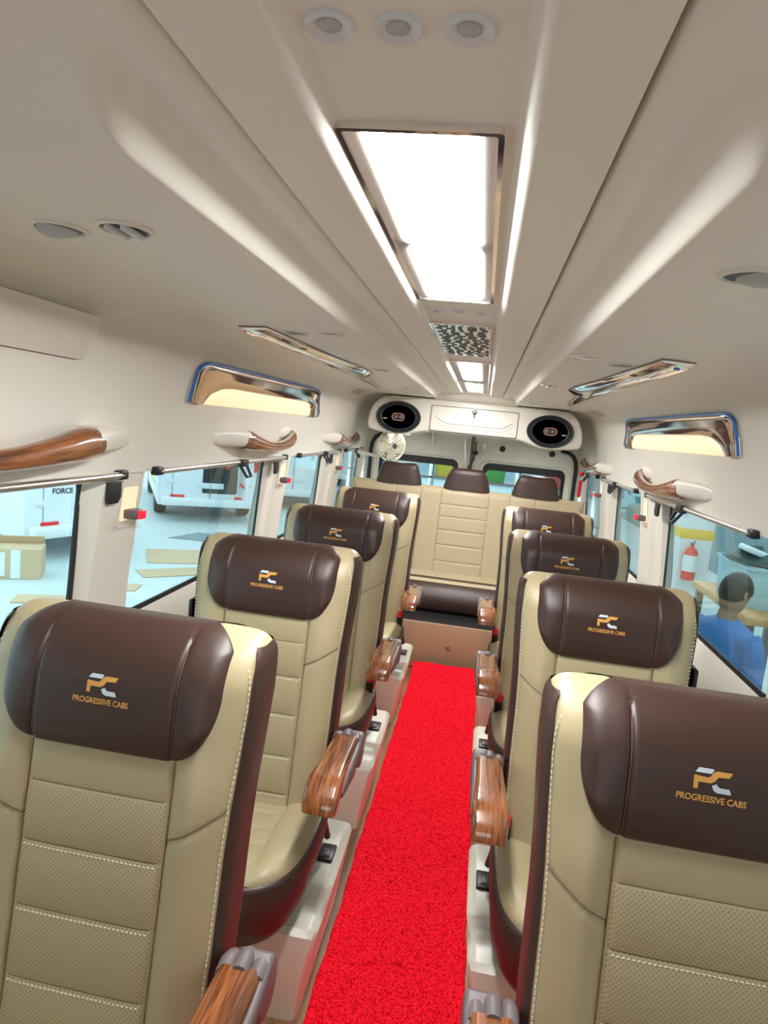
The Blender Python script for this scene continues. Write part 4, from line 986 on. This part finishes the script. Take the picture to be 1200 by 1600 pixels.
def person():
    # local frame: faces -y, feet at z 0, 1.55 m to the crown because the head is bowed and the knees soft
    t = thing('person', (1.58, 3.97, GROUND), 'person in a blue shirt standing outside the right window with head bowed', 'person', None, math.radians(118)); t.scale = (.96, .96, .96)
    def limb(b, P, R, n=14): b.tube(catmull(P, 4), list(np.interp(np.linspace(0, len(P)-1, (len(P)-1)*4+1), range(len(P)), R)), n)
    def torso(b, g=0.):
        rg = []
        for z, w, d, y in ((.80, .155, .105, 0), (.86, .168, .115, 0), (.95, .150, .105, -.005), (1.05, .150, .105, -.01), (1.16, .175, .118, -.015), (1.25, .188, .115, -.015), (1.31, .165, .09, -.01), (1.345, .09, .065, -.01), (1.36, .055, .055, -.012)):
            rg.append([((w+g)*np.sign(math.cos(a))*abs(math.cos(a))**.85, y+(d+g)*math.sin(a), z) for a in np.linspace(0, 2*math.pi, 33)[:-1]])
        b.loft(rg)
    def arms(b, g=0., short=False):
        for sx in (-1, 1):
            P = [(sx*.165, -.01, 1.285), (sx*.215, -.015, 1.20), (sx*.225, -.03, 1.03)]; R = [.058+g, .050+g, .042+g]
            if not short: P += [(sx*.20, -.13, .89), (sx*.15, -.23, .84)]; R += [.038, .027]
            limb(b, P, R)
    b = MB(); torso(b); arms(b)
    limb(b, [(0, -.005, 1.33), (0, -.02, 1.40), (0, -.035, 1.44)], [.058, .052, .052])
    Mh = Matrix.Translation((0, -.055, 1.515)) @ Matrix.Rotation(math.radians(18), 4, 'X')
    b.lathe([(.001, -.125), (.035, -.122), (.058, -.10), (.068, -.06), (.074, -.01), (.078, .04), (.070, .08), (.045, .105), (.001, .115)], 28, Mh, 1.0, 1.22)
    T = lambda x, y, z: tuple(Mh @ Vector((x, y, z)))
    b.tube([T(0, -.086, .015), T(0, -.102, -.020), T(0, -.108, -.034), T(0, -.086, -.042)], [.008, .012, .014, .006], 10)       # nose
    b.tube([T(-.026, -.078, -.070), T(0, -.086, -.072), T(.026, -.078, -.070)], [.004, .008, .004], 8)                          # mouth
    b.tube([T(-.05, -.068, .028), T(-.02, -.086, .026), T(.02, -.086, .026), T(.05, -.068, .028)], .009, 8)                     # brow
    for sx in (-1, 1):
        b.tube([T(sx*.073, .012, .022), T(sx*.086, .02, .012), T(sx*.085, .016, -.018), T(sx*.074, .008, -.03)], [.006, .011, .010, .006], 8)
        # hand: palm and five bent fingers
        px, py, pz = sx*.150, -.23, .84
        b.tube([(px, py, pz), (px-sx*.012, py-.045, pz-.012), (px-sx*.018, py-.082, pz-.022)], [.024, .034, .028], 12)
        for k, (o_, ln) in enumerate(((-.026, .058), (-.009, .070), (.009, .074), (.026, .066))):
            bx = px-sx*.018+sx*o_*-1; b.tube([(bx, py-.075, pz-.020), (bx, py-.075-ln*.5, pz-.030), (bx, py-.075-ln*.8, pz-.050), (bx, py-.075-ln*.85, pz-.068)], [.0095, .009, .0085, .007], 8)
        b.tube([(px-sx*.02, py-.02, pz), (px-sx*.052, py-.045, pz-.006), (px-sx*.062, py-.080, pz-.018)], [.012, .011, .008], 8)
        limb(b, [(sx*.085, .0, .84), (sx*.095, -.02, .62), (sx*.10, -.045, .44), (sx*.10, .0, .24), (sx*.10, .02, .07)], [.095, .078, .056, .052, .036])
        b.tube([(sx*.10, .06, .045), (sx*.105, .0, .05), (sx*.11, -.10, .035), (sx*.112, -.17, .028)], [.036, .042, .038, .024], 12)
    body = remeshed(b, .0065, 'body', SKIN, t, 3)
    b = MB(); torso(b, .014); arms(b, .016, True); remeshed(b, .010, 'shirt', BLUESHIRT, t, 4)
    b = MB()
    for sx in (-1, 1): limb(b, [(sx*.085, .0, .86), (sx*.095, -.02, .62), (sx*.10, -.045, .44), (sx*.10, .0, .24), (sx*.10, .02, .07)], [.092, .092, .072, .066, .056])
    rg = [[((w)*math.cos(a), d*math.sin(a), z) for a in np.linspace(0, 2*math.pi, 29)[:-1]] for z, w, d in ((.76, .165, .112), (.82, .172, .120), (.88, .158, .112))]
    b.loft(rg); remeshed(b, .011, 'trousers', TROUS, t, 4)
    b = MB()
    rows = []
    for ph in np.linspace(0, 1, 14):
        ring = []
        for a in np.linspace(0, 2*math.pi, 41)[:-1]:
            back = .5+.5*math.sin(a); low = -.02-.095*back+.06*(1-back)    # lower at the nape
            el = math.pi/2-(math.pi/2-math.asin(max(-.95, min(.95, low/.122))))*ph
            ring.append(T(.086*math.cos(a)*math.cos(el), .006+.103*math.sin(a)*math.cos(el), .012+.117*math.sin(el)))
        rows.append(ring)
    b.loft(rows[1:]); b.obj('hair', HAIR, t, ang=60)
    for sx in (-1, 1):
        b = MB(); b.tube([(sx*.10, .07, .035), (sx*.105, .0, .04), (sx*.112, -.10, .036), (sx*.114, -.185, .028)], [.036, .045, .045, .028], 14); b.xf(lambda x, y, z: (x, y, max(z, .002))); b.obj('shoe', BLACK, t)
person()

# ------------------------------------------------------------------ behind the van: shelf with crates
st = thing('storage_shelf', (0, 9.6, GROUND), 'metal shelf seen through the rear door windows', 'shelf')
for z in (.6, 1.10, 1.55):
    b = MB(); b.box((0, 0, z), (3.6, .5, .03), .003); b.obj('shelf_board', GREYP, st)
for sx in (-1.78, -.6, .6, 1.78):
    b = MB(); b.box((sx, 0, 1.05), (.05, .5, 2.1), .003); b.obj('upright', ALU, st)
cols = [('blue', (.03, .12, .28)), ('yellow', (.45, .36, .03)), ('green', (.06, .24, .05)), ('white', (.5, .55, .55)), ('red', (.3, .03, .025)), ('teal', (.03, .18, .20))]
pos = [(-1.35, 'blue'), (-.95, 'white'), (-.40, 'yellow'), (-.05, 'teal'), (.30, 'green'), (.80, 'white'), (1.15, 'red'), (1.50, 'blue')]
cm = {n: mat(n+'_crate_plastic', c2, .5) for n, c2 in cols}
nb = {-1.35: 'blue crate at the left end of the rear shelf', -.95: 'white crate left of the yellow one on the rear shelf', -.40: 'yellow crate on the rear shelf', -.05: 'teal crate on the rear shelf', .30: 'green crate on the rear shelf', .80: 'white crate right of the green one on the rear shelf', 1.15: 'red crate on the rear shelf', 1.50: 'blue crate at the right end of the rear shelf'}
for x, n in pos:
    rg = [[(a, b2, z) for a, b2 in rrect(.30*k, .36*k, .02, 3)] for z, k in ((0, .9), (.24, 1), (.25, 1.05), (.27, 1.05), (.27, .96), (.03, .86))]
    t = MB(); t.loft(rg); o = t.obj('storage_crate', cm[n]); o.location = (x, 9.6, GROUND+1.566); tag(o, nb[x], 'crate', 'crates on the rear shelf')
b = MB(); b.box((0, 16, 1.2), (60, .2, 3.8)); struct(b.obj('wall_workshop_rear', mat('blue_grey_wall_paint', (.30, .40, .44), .7), smooth=False)); bpy.data.objects['wall_workshop_rear'].location = (0, 14, 0)
